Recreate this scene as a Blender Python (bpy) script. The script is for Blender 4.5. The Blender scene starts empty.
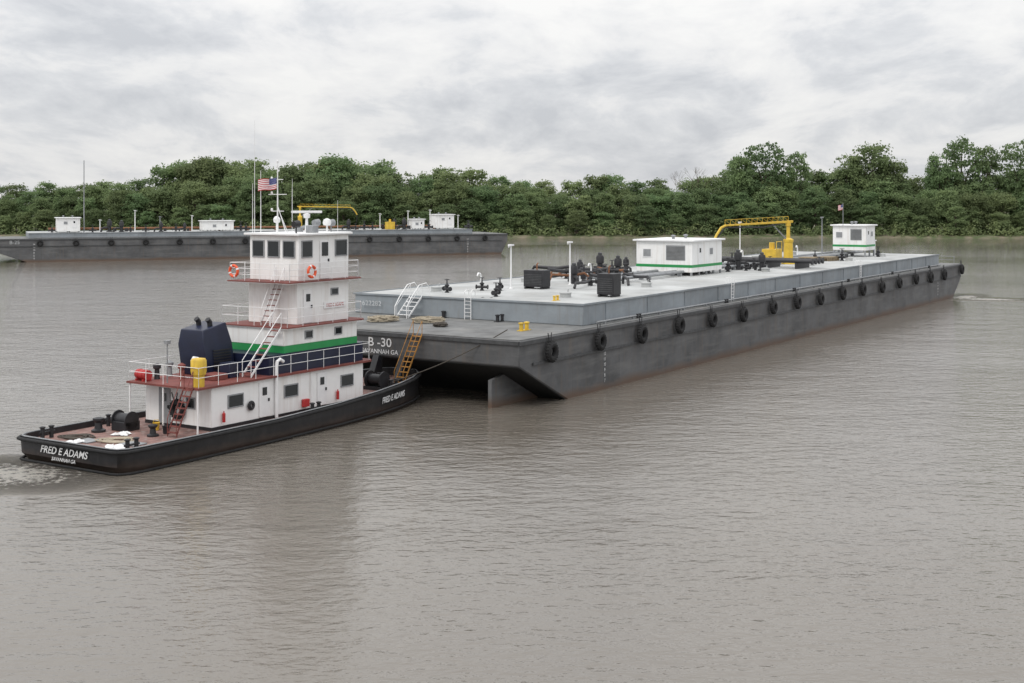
import bpy, bmesh, math, random
import numpy as np
from mathutils import Vector, Matrix
random.seed(7)
C = bpy.context.scene.collection
SC = bpy.context.scene
F, H, HOR = 1280.0, 12.0, 200.0
R = math.radians
SC.view_settings.view_transform = 'Standard'
SC.view_settings.look = 'None'
SC.view_settings.exposure = 0

# ------------------------------------------------------------------ materials
def newmat(name):
    m = bpy.data.materials.new(name); m.use_nodes = True
    nt = m.node_tree
    return m, nt, nt.nodes['Principled BSDF'], nt.nodes, nt.links

def paint(name, col, rough=0.5, var=0.25, scale=1.2, streak=0.0, streak_col=(0.16,0.075,0.035), metal=0.0, water=0.0, bump=0.0, plates=0.0, scuff=0.0, scuff_col=(0.2,0.19,0.18)):
    m, nt, b, N, L = newmat(name)
    tc = N.new('ShaderNodeTexCoord')
    n1 = N.new('ShaderNodeTexNoise'); n1.inputs['Scale'].default_value = scale; n1.inputs['Detail'].default_value = 7; n1.inputs['Roughness'].default_value = 0.65
    L.new(tc.outputs['Object'], n1.inputs['Vector'])
    mr = N.new('ShaderNodeMapRange'); mr.inputs[1].default_value = 0.3; mr.inputs[2].default_value = 0.7
    mr.inputs[3].default_value = 1-var; mr.inputs[4].default_value = 1+var*0.5
    L.new(n1.outputs['Fac'], mr.inputs[0])
    mul = N.new('ShaderNodeVectorMath'); mul.operation = 'SCALE'
    mul.inputs[0].default_value = col
    L.new(mr.outputs[0], mul.inputs['Scale'])
    cur = mul.outputs[0]
    def layer(cur, scl, lo, hi, amt, colr, detail=6):
        mp = N.new('ShaderNodeMapping'); mp.inputs['Scale'].default_value = scl
        L.new(tc.outputs['Object'], mp.inputs[0])
        n2 = N.new('ShaderNodeTexNoise'); n2.inputs['Scale'].default_value = 1.0; n2.inputs['Detail'].default_value = detail; n2.inputs['Roughness'].default_value = 0.6
        L.new(mp.outputs[0], n2.inputs['Vector'])
        r2 = N.new('ShaderNodeMapRange'); r2.inputs[1].default_value = lo; r2.inputs[2].default_value = hi; r2.inputs[4].default_value = amt
        L.new(n2.outputs['Fac'], r2.inputs[0])
        mx = N.new('ShaderNodeMix'); mx.data_type = 'RGBA'; L.new(r2.outputs[0], mx.inputs[0]); L.new(cur, mx.inputs[6])
        mx.inputs[7].default_value = (*colr, 1)
        return mx.outputs[2]
    if plates:
        sx = N.new('ShaderNodeSeparateXYZ'); L.new(tc.outputs['Object'], sx.inputs[0])
        fr = N.new('ShaderNodeMath'); fr.operation = 'FRACT'
        dv = N.new('ShaderNodeMath'); dv.operation = 'DIVIDE'; dv.inputs[1].default_value = 6.1
        L.new(sx.outputs[0], dv.inputs[0]); L.new(dv.outputs[0], fr.inputs[0])
        lt = N.new('ShaderNodeMath'); lt.operation = 'LESS_THAN'; lt.inputs[1].default_value = 0.012
        L.new(fr.outputs[0], lt.inputs[0])
        fl = N.new('ShaderNodeMath'); fl.operation = 'FLOOR'; L.new(dv.outputs[0], fl.inputs[0])
        wn = N.new('ShaderNodeTexWhiteNoise'); wn.noise_dimensions = '1D'; L.new(fl.outputs[0], wn.inputs['W'])
        m2 = N.new('ShaderNodeMapRange'); m2.inputs[3].default_value = 1-plates; m2.inputs[4].default_value = 1+plates
        L.new(wn.outputs['Value'], m2.inputs[0])
        sc = N.new('ShaderNodeVectorMath'); sc.operation = 'SCALE'; L.new(cur, sc.inputs[0]); L.new(m2.outputs[0], sc.inputs['Scale'])
        mx = N.new('ShaderNodeMix'); mx.data_type = 'RGBA'; L.new(lt.outputs[0], mx.inputs[0]); L.new(sc.outputs[0], mx.inputs[6])
        mx.inputs[7].default_value = (col[0]*0.75, col[1]*0.75, col[2]*0.75, 1)
        cur = mx.outputs[2]
    if scuff > 0: cur = layer(cur, (0.28,0.28,2.2), 0.50, 0.70, scuff, scuff_col, 8)
    if streak > 0: cur = layer(cur, (3.0,3.0,0.22), 0.52, 0.74, streak, streak_col)
    if water > 0:
        g = N.new('ShaderNodeNewGeometry'); sx = N.new('ShaderNodeSeparateXYZ'); L.new(g.outputs['Position'], sx.inputs[0])
        ad = N.new('ShaderNodeMath'); ad.operation = 'MULTIPLY_ADD'; ad.inputs[1].default_value = 0.9; L.new(n1.outputs['Fac'], ad.inputs[0])
        ng = N.new('ShaderNodeMath'); ng.operation = 'MULTIPLY'; ng.inputs[1].default_value = -1; L.new(sx.outputs[2], ng.inputs[0])
        L.new(ng.outputs[0], ad.inputs[2])
        r2 = N.new('ShaderNodeMapRange'); r2.inputs[1].default_value = -0.15; r2.inputs[2].default_value = 0.35; r2.inputs[4].default_value = water
        L.new(ad.outputs[0], r2.inputs[0])
        mx = N.new('ShaderNodeMix'); mx.data_type = 'RGBA'; L.new(r2.outputs[0], mx.inputs[0]); L.new(cur, mx.inputs[6])
        mx.inputs[7].default_value = (0.12, 0.072, 0.045, 1)
        cur = mx.outputs[2]
    L.new(cur, b.inputs['Base Color'])
    b.inputs['Roughness'].default_value = rough
    b.inputs['Metallic'].default_value = metal
    if bump > 0:
        bp = N.new('ShaderNodeBump'); bp.inputs['Strength'].default_value = 0.5; bp.inputs['Distance'].default_value = bump
        L.new(n1.outputs['Fac'], bp.inputs['Height']); L.new(bp.outputs[0], b.inputs['Normal'])
    return m

M = {
 'hull': paint('barge_hull_grey', (0.108,0.110,0.114), 0.6, 0.45, 0.4, 0.55, (0.15,0.12,0.095), water=0.85, bump=0.06, plates=0.08, scuff=0.5, scuff_col=(0.18,0.18,0.176)),
 'deck': paint('barge_deck_grey', (0.17,0.172,0.17), 0.8, 0.5, 0.5, 0.0, scuff=0.5, scuff_col=(0.25,0.24,0.22)),
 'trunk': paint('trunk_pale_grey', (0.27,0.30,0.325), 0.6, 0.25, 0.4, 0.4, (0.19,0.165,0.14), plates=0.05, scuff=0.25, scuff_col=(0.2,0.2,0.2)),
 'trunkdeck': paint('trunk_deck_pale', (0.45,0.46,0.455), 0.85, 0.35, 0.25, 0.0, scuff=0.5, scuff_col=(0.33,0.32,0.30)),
 'white': paint('white_paint', (0.84,0.84,0.83), 0.45, 0.07, 1.0, 0.35, (0.42,0.33,0.25)),
 'white_clean': paint('white_trim_paint', (0.8,0.8,0.8), 0.45, 0.08, 2.0),
 'black': paint('black_hull_paint', (0.018,0.018,0.021), 0.45, 0.5, 1.0, 0.25, (0.06,0.055,0.05), water=0.35, bump=0.03, scuff=0.3, scuff_col=(0.06,0.06,0.06)),
 'blacksteel': paint('black_steel', (0.022,0.022,0.025), 0.5, 0.4, 3.0),
 'underside': paint('painted_shade_underside', (0.010,0.010,0.010), 0.8, 0.5, 1.0),  # near-black standing in for the shadow under the stern overhang
 'darkgrey': paint('dark_grey_steel', (0.07,0.072,0.075), 0.6, 0.4, 3.0),
 'rubber': paint('black_rubber', (0.016,0.016,0.017), 0.85, 0.5, 4.0, bump=0.02),
 'navy': paint('navy_paint', (0.010,0.015,0.042), 0.4, 0.3, 1.5),
 'green': paint('green_paint', (0.02,0.27,0.075), 0.45, 0.12, 1.5),
 'maroon': paint('maroon_deck_paint', (0.20,0.055,0.045), 0.7, 0.35, 1.2),
 'aftdeck': paint('worn_red_deck', (0.26,0.15,0.13), 0.8, 0.55, 1.4, 0.6, (0.33,0.31,0.29)),
 'yellow': paint('yellow_paint', (0.70,0.47,0.05), 0.5, 0.25, 1.5, 0.35, (0.25,0.12,0.05)),
 'rust': paint('rusty_steel', (0.22,0.10,0.05), 0.85, 0.4, 3.0),
 'orange': paint('orange_ring', (0.75,0.10,0.03), 0.5, 0.1),
 'red': paint('red_paint', (0.45,0.03,0.03), 0.5, 0.2),
 'grey': paint('grey_steel', (0.27,0.28,0.29), 0.5, 0.25, 2.0),
 'rope': paint('rope_fibre', (0.38,0.33,0.25), 0.9, 0.3, 6.0),
 'darkrope': paint('dark_rope', (0.07,0.06,0.05), 0.9, 0.3, 6.0),
 'wood': paint('weathered_wood', (0.33,0.26,0.17), 0.9, 0.35, 2.5),
 'stairyellow': paint('stair_ochre_paint', (0.42,0.20,0.04), 0.6, 0.35, 2.0),
 'bark': paint('bark', (0.10,0.08,0.06), 0.95, 0.4, 1.0),
 'lettering': paint('white_lettering', (0.74,0.74,0.74), 0.6, 0.2, 3.0),
 'faded': paint('faded_lettering', (0.55,0.57,0.58), 0.7, 0.3, 3.0),
 'flagred': paint('flag_red', (0.5,0.03,0.05), 0.8, 0.1),
 'flagwhite': paint('flag_white', (0.8,0.8,0.8), 0.8, 0.05),
 'flagblue': paint('flag_blue', (0.03,0.045,0.2), 0.8, 0.1),
}
def glassmat():
    m, nt, b, N, L = newmat('dark_glass')
    b.inputs['Base Color'].default_value = (0.012,0.016,0.018,1); b.inputs['Roughness'].default_value = 0.06
    b.inputs['Specular IOR Level'].default_value = 0.6
    return m
M['glass'] = glassmat()

def foliage(name, c1, c2):
    m, nt, b, N, L = newmat(name)
    tc = N.new('ShaderNodeTexCoord'); oi = N.new('ShaderNodeObjectInfo')
    n = N.new('ShaderNodeTexNoise'); n.inputs['Scale'].default_value = 0.3; n.inputs['Detail'].default_value = 6
    L.new(tc.outputs['Object'], n.inputs['Vector'])
    r = N.new('ShaderNodeValToRGB'); r.color_ramp.elements[0].position = 0.35; r.color_ramp.elements[1].position = 0.66
    r.color_ramp.elements[0].color = (*c1,1); r.color_ramp.elements[1].color = (*c2,1)
    L.new(n.outputs['Fac'], r.inputs[0])
    mr = N.new('ShaderNodeMapRange'); mr.inputs[3].default_value = 0.76; mr.inputs[4].default_value = 1.25
    L.new(oi.outputs['Random'], mr.inputs[0])
    hs = N.new('ShaderNodeHueSaturation'); L.new(r.outputs[0], hs.inputs['Color']); L.new(mr.outputs[0], hs.inputs['Value'])
    m2 = N.new('ShaderNodeMapRange'); m2.inputs[3].default_value = 0.475; m2.inputs[4].default_value = 0.52
    wn = N.new('ShaderNodeTexWhiteNoise'); wn.noise_dimensions = '1D'; L.new(oi.outputs['Random'], wn.inputs['W'])
    L.new(wn.outputs['Value'], m2.inputs[0]); L.new(m2.outputs[0], hs.inputs['Hue'])
    L.new(hs.outputs[0], b.inputs['Base Color'])
    b.inputs['Roughness'].default_value = 0.8
    b.inputs['Specular IOR Level'].default_value = 0.15
    tr = N.new('ShaderNodeBsdfTranslucent'); L.new(hs.outputs[0], tr.inputs['Color'])
    mx = N.new('ShaderNodeMixShader'); mx.inputs[0].default_value = 0.46
    L.new(b.outputs[0], mx.inputs[1]); L.new(tr.outputs[0], mx.inputs[2])
    L.new(mx.outputs[0], N['Material Output'].inputs['Surface'])
    return m
M['leaf'] = foliage('tree_foliage', (0.145,0.200,0.100), (0.215,0.285,0.130))
M['leaf2'] = foliage('shrub_foliage', (0.13,0.175,0.08), (0.24,0.285,0.13))

# ------------------------------------------------------------------ mesh builder
class MB:
    def __init__(s): s.v=[]; s.f=[]
    def add(s, vs, fs):
        o=len(s.v); s.v += [tuple(p) for p in vs]; s.f += [tuple(i+o for i in f) for f in fs]; return s
    def box(s, x0,x1,y0,y1,z0,z1):
        return s.add([(x0,y0,z0),(x1,y0,z0),(x1,y1,z0),(x0,y1,z0),(x0,y0,z1),(x1,y0,z1),(x1,y1,z1),(x0,y1,z1)],
            [(0,3,2,1),(4,5,6,7),(0,1,5,4),(1,2,6,5),(2,3,7,6),(3,0,4,7)])
    def prism(s, poly, z0, z1):
        n=len(poly)
        return s.add([(x,y,z0) for x,y in poly]+[(x,y,z1) for x,y in poly],
            [tuple(range(n))[::-1], tuple(range(n,2*n))]+[(i,(i+1)%n,(i+1)%n+n,i+n) for i in range(n)])
    def prism_y(s, prof, y0, y1):
        n=len(prof)
        return s.add([(x,y0,z) for x,z in prof]+[(x,y1,z) for x,z in prof],
            [tuple(range(n)), tuple(range(n,2*n))[::-1]]+[(i,(i+1)%n,(i+1)%n+n,i+n) for i in range(n)])
    def cyl(s, p0, p1, r, r2=None, n=12):
        p0=Vector(p0); p1=Vector(p1); r2 = r if r2 is None else r2
        d=(p1-p0).normalized(); a=d.orthogonal().normalized(); b=d.cross(a)
        vs=[]
        for p,rr in ((p0,r),(p1,r2)):
            for i in range(n):
                t=2*math.pi*i/n; vs.append(p+(a*math.cos(t)+b*math.sin(t))*rr)
        return s.add(vs,[tuple(range(n))[::-1],tuple(range(n,2*n))]+[(i,(i+1)%n,(i+1)%n+n,i+n) for i in range(n)])
    def tube(s, path, r, n=8, closed=False):
        P=[Vector(p) for p in path]; m=len(P); vs=[]; pa=None
        for k in range(m):
            if closed: d=(P[(k+1)%m]-P[k-1])
            else: d=(P[min(k+1,m-1)]-P[max(k-1,0)])
            d.normalize()
            if pa is None: a=d.orthogonal().normalized()
            else:
                a=pa-d*pa.dot(d)
                a = a.normalized() if a.length>1e-4 else d.orthogonal().normalized()
            pa=a; b=d.cross(a)
            for i in range(n):
                t=2*math.pi*i/n; vs.append(P[k]+(a*math.cos(t)+b*math.sin(t))*r)
        fs=[]
        for k in range(m if closed else m-1):
            k2=(k+1)%m
            for i in range(n): fs.append((k*n+i,k*n+(i+1)%n,k2*n+(i+1)%n,k2*n+i))
        if not closed: fs += [tuple(range(n))[::-1], tuple((m-1)*n+i for i in range(n))]
        return s.add(vs,fs)
    def torus(s, c, axis, R0, r, n=28, k=10, sq=1.0):
        c=Vector(c); ax=Vector(axis).normalized(); a=ax.orthogonal().normalized(); b=ax.cross(a); vs=[]
        for i in range(n):
            t=2*math.pi*i/n; d=a*math.cos(t)+b*math.sin(t)
            for j in range(k):
                u=2*math.pi*j/k; vs.append(c+d*(R0+r*math.cos(u))+ax*(r*sq*math.sin(u)))
        return s.add(vs,[(i*k+j,((i+1)%n)*k+j,((i+1)%n)*k+(j+1)%k,i*k+(j+1)%k) for i in range(n) for j in range(k)])
    def lathe(s, c, prof, n=16):
        c=Vector(c); m=len(prof); vs=[]
        for (r,z) in prof:
            for i in range(n):
                t=2*math.pi*i/n; vs.append((c.x+r*math.cos(t),c.y+r*math.sin(t),c.z+z))
        fs=[(k*n+i,k*n+(i+1)%n,(k+1)*n+(i+1)%n,(k+1)*n+i) for k in range(m-1) for i in range(n)]
        fs += [tuple(range(n))[::-1], tuple((m-1)*n+i for i in range(n))]
        return s.add(vs,fs)
    def build(s, name, mat, parent=None, bevel=0.0, label=None):
        me=bpy.data.meshes.new(name); me.from_pydata(s.v,[],s.f); me.update()
        bm=bmesh.new(); bm.from_mesh(me); bmesh.ops.recalc_face_normals(bm, faces=bm.faces); bm.to_mesh(me); bm.free()
        me.polygons.foreach_set('use_smooth',[True]*len(me.polygons))
        me.set_sharp_from_angle(angle=0.6)
        me.materials.append(mat if not isinstance(mat,str) else M[mat])
        o=bpy.data.objects.new(name,me); C.objects.link(o)
        if parent: o.parent=parent
        if bevel>0:
            b=o.modifiers.new('bevel','BEVEL'); b.width=bevel; b.segments=2; b.limit_method='ANGLE'
        if label: o['label']=label
        return o
def tag(o,label,cat,group=None,kind=None):
    o['label']=label; o['category']=cat
    if group: o['group']=group
    if kind: o['kind']=kind
    return o
def empty(name,loc,rz=0):
    o=bpy.data.objects.new(name,None); C.objects.link(o); o.location=loc; o.rotation_euler=(0,0,rz); o.empty_display_size=0.3
    return o
def text(s, size, mat, parent, origin, xdir, ydir, name='lettering', align='CENTER', stretch=1.0, bold=0.0, shear=0.0):
    cu=bpy.data.curves.new('t','FONT'); cu.body=s; cu.size=size; cu.align_x=align; cu.align_y='CENTER'; cu.extrude=0.004; cu.offset=bold; cu.shear=shear
    t=bpy.data.objects.new('t',cu); C.objects.link(t)
    dg=bpy.context.evaluated_depsgraph_get(); dg.update()
    me=bpy.data.meshes.new_from_object(t.evaluated_get(dg)); bpy.data.objects.remove(t)
    X=Vector(xdir).normalized(); Y=Vector(ydir).normalized(); Z=X.cross(Y).normalized(); X=X*stretch
    mt=Matrix(((X.x,Y.x,Z.x,origin[0]),(X.y,Y.y,Z.y,origin[1]),(X.z,Y.z,Z.z,origin[2]),(0,0,0,1)))
    me.transform(mt); me.materials.clear(); me.materials.append(M[mat])
    o=bpy.data.objects.new(name,me); C.objects.link(o); o.parent=parent; me.name=name
    return o
def rail(mb, pts, h=1.0, levels=(0.35,0.68,1.0), sp=1.2, r=0.022, closed=False):
    P=[Vector(p) for p in pts]
    if closed: P.append(P[0])
    for a,b in zip(P[:-1],P[1:]):
        L=(b-a).length; n=max(1,round(L/sp))
        for i in range(n+1):
            p=a.lerp(b,i/n); mb.cyl(p,p+Vector((0,0,h)),r*1.1,n=6)
        for lv in levels:
            mb.cyl(a+Vector((0,0,h*lv)),b+Vector((0,0,h*lv)),r,n=6)
    return mb
def stair(mb_s, mb_t, p0, p1, side, w, n):
    p0=Vector(p0); p1=Vector(p1); sd=Vector(side).normalized()
    for k in (-1,1):
        o=sd*(k*w/2); up=Vector((0,0,0.14))
        a,b=p0+o,p1+o; t=sd*0.02
        mb_s.add([a-t,b-t,b-t+up,a-t+up,a+t,b+t,b+t+up,a+t+up],[(0,1,2,3),(4,7,6,5),(0,4,5,1),(3,2,6,7),(0,3,7,4),(1,5,6,2)])
        mb_s.tube([a+Vector((0,0,0.85)),b+Vector((0,0,0.85))],0.02,6)
        mb_s.cyl(a,a+Vector((0,0,0.85)),0.02,n=6); mb_s.cyl(b,b+Vector((0,0,0.85)),0.02,n=6)
    d=(p1-p0); hd=Vector((d.x,d.y,0)).normalized()*0.11
    for i in range(n):
        c=p0+d*((i+0.5)/n)+Vector((0,0,0.07)); o=sd*(w/2-0.02); z=Vector((0,0,0.015))
        mb_t.add([c-o-hd-z,c+o-hd-z,c+o+hd-z,c-o+hd-z,c-o-hd+z,c+o-hd+z,c+o+hd+z,c-o+hd+z],[(0,3,2,1),(4,5,6,7),(0,1,5,4),(1,2,6,5),(2,3,7,6),(3,0,4,7)])

ORD=['first','second','third','fourth','fifth','sixth','seventh','eighth','ninth','tenth','eleventh','twelfth','thirteenth','fourteenth','fifteenth','sixteenth','seventeenth','eighteenth']

# ------------------------------------------------------------------ camera, world, light
cam=bpy.data.cameras.new('camera'); co=bpy.data.objects.new('camera',cam); C.objects.link(co)
co.location=(0,0,H); co.rotation_euler=(R(90),0,0); cam.sensor_width=36; cam.lens=45
cam.shift_y=-(341.5-HOR)/1024; cam.clip_end=8000; SC.camera=co

w=bpy.data.worlds.new('World'); SC.world=w; w.use_nodes=True
N=w.node_tree.nodes; L=w.node_tree.links; bg=N['Background']; bg.inputs['Strength'].default_value=0.1
sky=N.new('ShaderNodeTexSky'); sky.sky_type='NISHITA'; sky.sun_disc=False; sky.sun_elevation=R(52); sky.sun_rotation=R(215)
tc=N.new('ShaderNodeTexCoord'); sx=N.new('ShaderNodeSeparateXYZ'); L.new(tc.outputs['Generated'],sx.inputs[0])
def mth(op,a,b=None,c=None,nn=None,ll=None):
    nn=nn or N; ll=ll or L
    m=nn.new('ShaderNodeMath'); m.operation=op
    for i,v in enumerate((a,b,c)):
        if v is None: continue
        if isinstance(v,(int,float)): m.inputs[i].default_value=v
        else: ll.new(v,m.inputs[i])
    return m.outputs[0]
zz=mth('ADD',mth('MAXIMUM',sx.outputs[2],0.0),0.30)
cx=mth('MULTIPLY',mth('DIVIDE',sx.outputs[0],zz),1.9); cy=mth('DIVIDE',sx.outputs[1],zz)
cb=N.new('ShaderNodeCombineXYZ'); L.new(cx,cb.inputs[0]); L.new(cy,cb.inputs[1]); L.new(mth('MULTIPLY',sx.outputs[2],8.0),cb.inputs[2])
def wnoise(scale,det,rough,dist=0.0):
    ns=N.new('ShaderNodeTexNoise'); ns.inputs['Scale'].default_value=scale; ns.inputs['Detail'].default_value=det; ns.inputs['Roughness'].default_value=rough; ns.inputs['Distortion'].default_value=dist
    L.new(cb.outputs[0],ns.inputs['Vector']); return ns.outputs['Fac']
nf=mth('ADD',mth('MULTIPLY',wnoise(2.1,11,0.6,0.25),0.70),mth('MULTIPLY',wnoise(0.75,3,0.5),0.30))
cr=N.new('ShaderNodeValToRGB'); e=cr.color_ramp.elements
e[0].position=0.38; e[0].color=(0.56,0.575,0.605,1); e[1].position=0.60; e[1].color=(0.84,0.835,0.825,1)
e2=cr.color_ramp.elements.new(0.47); e2.color=(0.675,0.685,0.705,1)
e3=cr.color_ramp.elements.new(0.52); e3.color=(0.765,0.765,0.77,1)
L.new(nf,cr.inputs[0])
zen=mth('MULTIPLY_ADD',mth('MAXIMUM',sx.outputs[2],0.0),13.0,9.8)
vs=N.new('ShaderNodeVectorMath'); vs.operation='SCALE'; L.new(cr.outputs[0],vs.inputs[0]); L.new(zen,vs.inputs['Scale'])
mx=N.new('ShaderNodeMix'); mx.data_type='RGBA'; mx.inputs[0].default_value=0.96
L.new(sky.outputs[0],mx.inputs[6]); L.new(vs.outputs[0],mx.inputs[7]); L.new(mx.outputs[2],bg.inputs['Color'])

sd=Vector((math.sin(R(215))*math.cos(R(52)), math.cos(R(215))*math.cos(R(52)), math.sin(R(52))))
sl=bpy.data.lights.new('sun','SUN'); sl.energy=1.15; sl.angle=R(18); sl.color=(1,0.96,0.9)
so=bpy.data.objects.new('sun',sl); C.objects.link(so); so.rotation_euler=sd.to_track_quat('Z','Y').to_euler(); so.location=(-30,-30,80)

# ------------------------------------------------------------------ frames
DX,DY=0.536,0.844; ANG=math.atan2(DY,DX)
BW=20.5
P0=Vector((0.4,72.6,0))
d=Vector((math.cos(ANG),math.sin(ANG),0)); pt=Vector((-d.y,d.x,0))
def bw(x,y,z):
    p=P0+d*x+pt*(y+BW/2); return Vector((p.x,p.y,z))
BO=bw(0,0,0)
TO=bw(-23.2,9.0-BW/2,0)
def tw(x,y,z):
    p=TO+d*x+pt*y; return Vector((p.x,p.y,z))
def ploc(px,py,z):
    Y=(H-z)*F/(py-HOR); X=(px-512)/F*Y
    r=Vector((X,Y,0))-BO; return r.dot(d), r.dot(pt)

# ------------------------------------------------------------------ water
def water():
    m,nt,b,N,L=newmat('muddy_river_water')
    def mt(*a): return mth(*a,nn=N,ll=L)
    g=N.new('ShaderNodeNewGeometry'); pos=g.outputs['Position']
    def noise(scale,rot,sc,det=3,rough=0.5):
        mp=N.new('ShaderNodeMapping'); mp.inputs['Rotation'].default_value=(0,0,rot); mp.inputs['Scale'].default_value=sc
        L.new(pos,mp.inputs[0]); n=N.new('ShaderNodeTexNoise'); n.inputs['Scale'].default_value=scale; n.inputs['Detail'].default_value=det; n.inputs['Roughness'].default_value=rough
        L.new(mp.outputs[0],n.inputs['Vector']); return n.outputs['Fac']
    a=noise(0.40,0.45,(0.6,1,1)); c=noise(1.8,-0.3,(0.6,1,1),2); e=noise(5.0,0.15,(0.65,1,1),3,0.55); big=noise(0.022,0.2,(0.5,1,1),4,0.6)
    amp=N.new('ShaderNodeMapRange'); amp.inputs[1].default_value=0.3; amp.inputs[2].default_value=0.7; amp.inputs[3].default_value=0.40; amp.inputs[4].default_value=1.45; L.new(big,amp.inputs[0])
    h=mt('ADD',mt('ADD',mt('MULTIPLY',a,0.10),mt('MULTIPLY',c,0.072)),mt('MULTIPLY',e,0.034))
    h=mt('MULTIPLY',h,amp.outputs[0])
    def blob(cx,cy,rx,ry,rot):
        mp=N.new('ShaderNodeMapping'); mp.vector_type='TEXTURE'; mp.inputs['Location'].default_value=(cx,cy,0); mp.inputs['Rotation'].default_value=(0,0,rot); mp.inputs['Scale'].default_value=(rx,ry,1000)
        L.new(pos,mp.inputs[0]); ln=N.new('ShaderNodeVectorMath'); ln.operation='LENGTH'; L.new(mp.outputs[0],ln.inputs[0])
        r=N.new('ShaderNodeMapRange'); r.inputs[1].default_value=1.0; r.inputs[2].default_value=0.15; r.inputs[3].default_value=0; r.inputs[4].default_value=1; L.new(ln.outputs['Value'],r.inputs[0]); return r.outputs[0]
    s1=tw(-2.6,0.8,0); s2=bw(102,-11.3,0); s3=bw(100,-14.5,0); s4=tw(-6.0,2.0,0)
    f=mt('MAXIMUM',mt('MAXIMUM',blob(s1.x,s1.y,3.6,5.6,ANG),blob(s4.x,s4.y,6,4.5,ANG)),mt('MAXIMUM',blob(s2.x,s2.y,7,3.0,ANG),blob(s3.x,s3.y,8,3.4,-0.25)))
    fn=noise(2.4,0,(1,1,1),8,0.72)
    fm=N.new('ShaderNodeMapRange'); fm.inputs[1].default_value=0.80; fm.inputs[2].default_value=0.98; L.new(mt('ADD',mt('MULTIPLY',f,0.42),mt('MULTIPLY',fn,1.1)),fm.inputs[0])
    fmask=mt('MULTIPLY',fm.outputs[0],mt('MINIMUM',mt('MULTIPLY',f,3.0),1.0))
    h=mt('ADD',h,mt('MULTIPLY',mt('MULTIPLY',fn,f),1.1))
    bp=N.new('ShaderNodeBump'); bp.inputs['Strength'].default_value=1; bp.inputs['Distance'].default_value=1; L.new(h,bp.inputs['Height']); L.new(bp.outputs[0],b.inputs['Normal'])
    cm=N.new('ShaderNodeMix'); cm.data_type='RGBA'; cm.inputs[6].default_value=(0.158,0.140,0.118,1); cm.inputs[7].default_value=(0.72,0.68,0.61,1); L.new(fmask,cm.inputs[0])
    L.new(cm.outputs[2],b.inputs['Base Color'])
    L.new(mt('MULTIPLY_ADD',fmask,0.5,0.03),b.inputs['Roughness']); b.inputs['IOR'].default_value=1.55
    mb=MB(); mb.add([(-3000,-150,0),(3000,-150,0),(3000,3500,0),(-3000,3500,0)],[(0,1,2,3)])
    o=mb.build('water',m); o['kind']='structure'; o['label']='brown rippled river water'
water()

# ------------------------------------------------------------------ far bank
def shore(x): return 402+3*math.sin(x*0.021)+2*math.sin(x*0.07+1)+(12*min(1,(-80-x)/60) if x<-80 else 0)
def bank():
    m,nt,b,N,L=newmat('bank_ground')
    g=N.new('ShaderNodeNewGeometry'); n=N.new('ShaderNodeTexNoise'); n.inputs['Scale'].default_value=0.3; n.inputs['Detail'].default_value=6; L.new(g.outputs['Position'],n.inputs['Vector'])
    r=N.new('ShaderNodeValToRGB'); r.color_ramp.elements[0].position=0.35; r.color_ramp.elements[0].color=(0.20,0.165,0.12,1); r.color_ramp.elements[1].position=0.6; r.color_ramp.elements[1].color=(0.07,0.095,0.035,1)
    L.new(n.outputs['Fac'],r.inputs[0]); L.new(r.outputs[0],b.inputs['Base Color']); b.inputs['Roughness'].default_value=0.95
    off=[(-2,-0.5),(0,-0.02),(1.5,0.5),(5,0.9),(14,1.4),(60,2),(300,2),(3000,2)]
    xs=list(range(-1500,1501,12)); v=[];f=[]
    for x in xs:
        for o,z in off: v.append((x,shore(x)+o,z+(0.2*math.sin(x*1.3+o) if 1<o<20 else 0)))
    k=len(off)
    for i in range(len(xs)-1):
        for j in range(k-1): f.append((i*k+j,(i+1)*k+j,(i+1)*k+j+1,i*k+j+1))
    mb=MB(); mb.add(v,f); o=mb.build('river_bank',m); o['kind']='structure'; o['label']='muddy grassed far river bank'
bank()

# ------------------------------------------------------------------ trees
rng=np.random.default_rng(3)
def leaves_mesh(name, centers, normals, sizes, mat):
    n=len(centers); nr=normals/np.linalg.norm(normals,axis=1,keepdims=True)
    t=np.cross(nr,rng.normal(size=(n,3))); t/=np.linalg.norm(t,axis=1,keepdims=True); b=np.cross(nr,t)
    s=sizes[:,None]; k=rng.uniform(0.5,0.9,(n,1))
    v=np.stack([centers-t*s*0.5, centers+b*s*0.5*k-t*s*0.05, centers+t*s*0.55, centers-b*s*0.5*k+t*s*0.05],axis=1).reshape(-1,3)
    me=bpy.data.meshes.new(name); me.vertices.add(4*n); me.vertices.foreach_set('co',v.ravel())
    me.loops.add(4*n); me.loops.foreach_set('vertex_index',np.arange(4*n,dtype=np.int32))
    me.polygons.add(n); me.polygons.foreach_set('loop_start',np.arange(0,4*n,4,dtype=np.int32)); 
    me.update(calc_edges=True); me.validate(); me.materials.append(mat); return me
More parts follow.
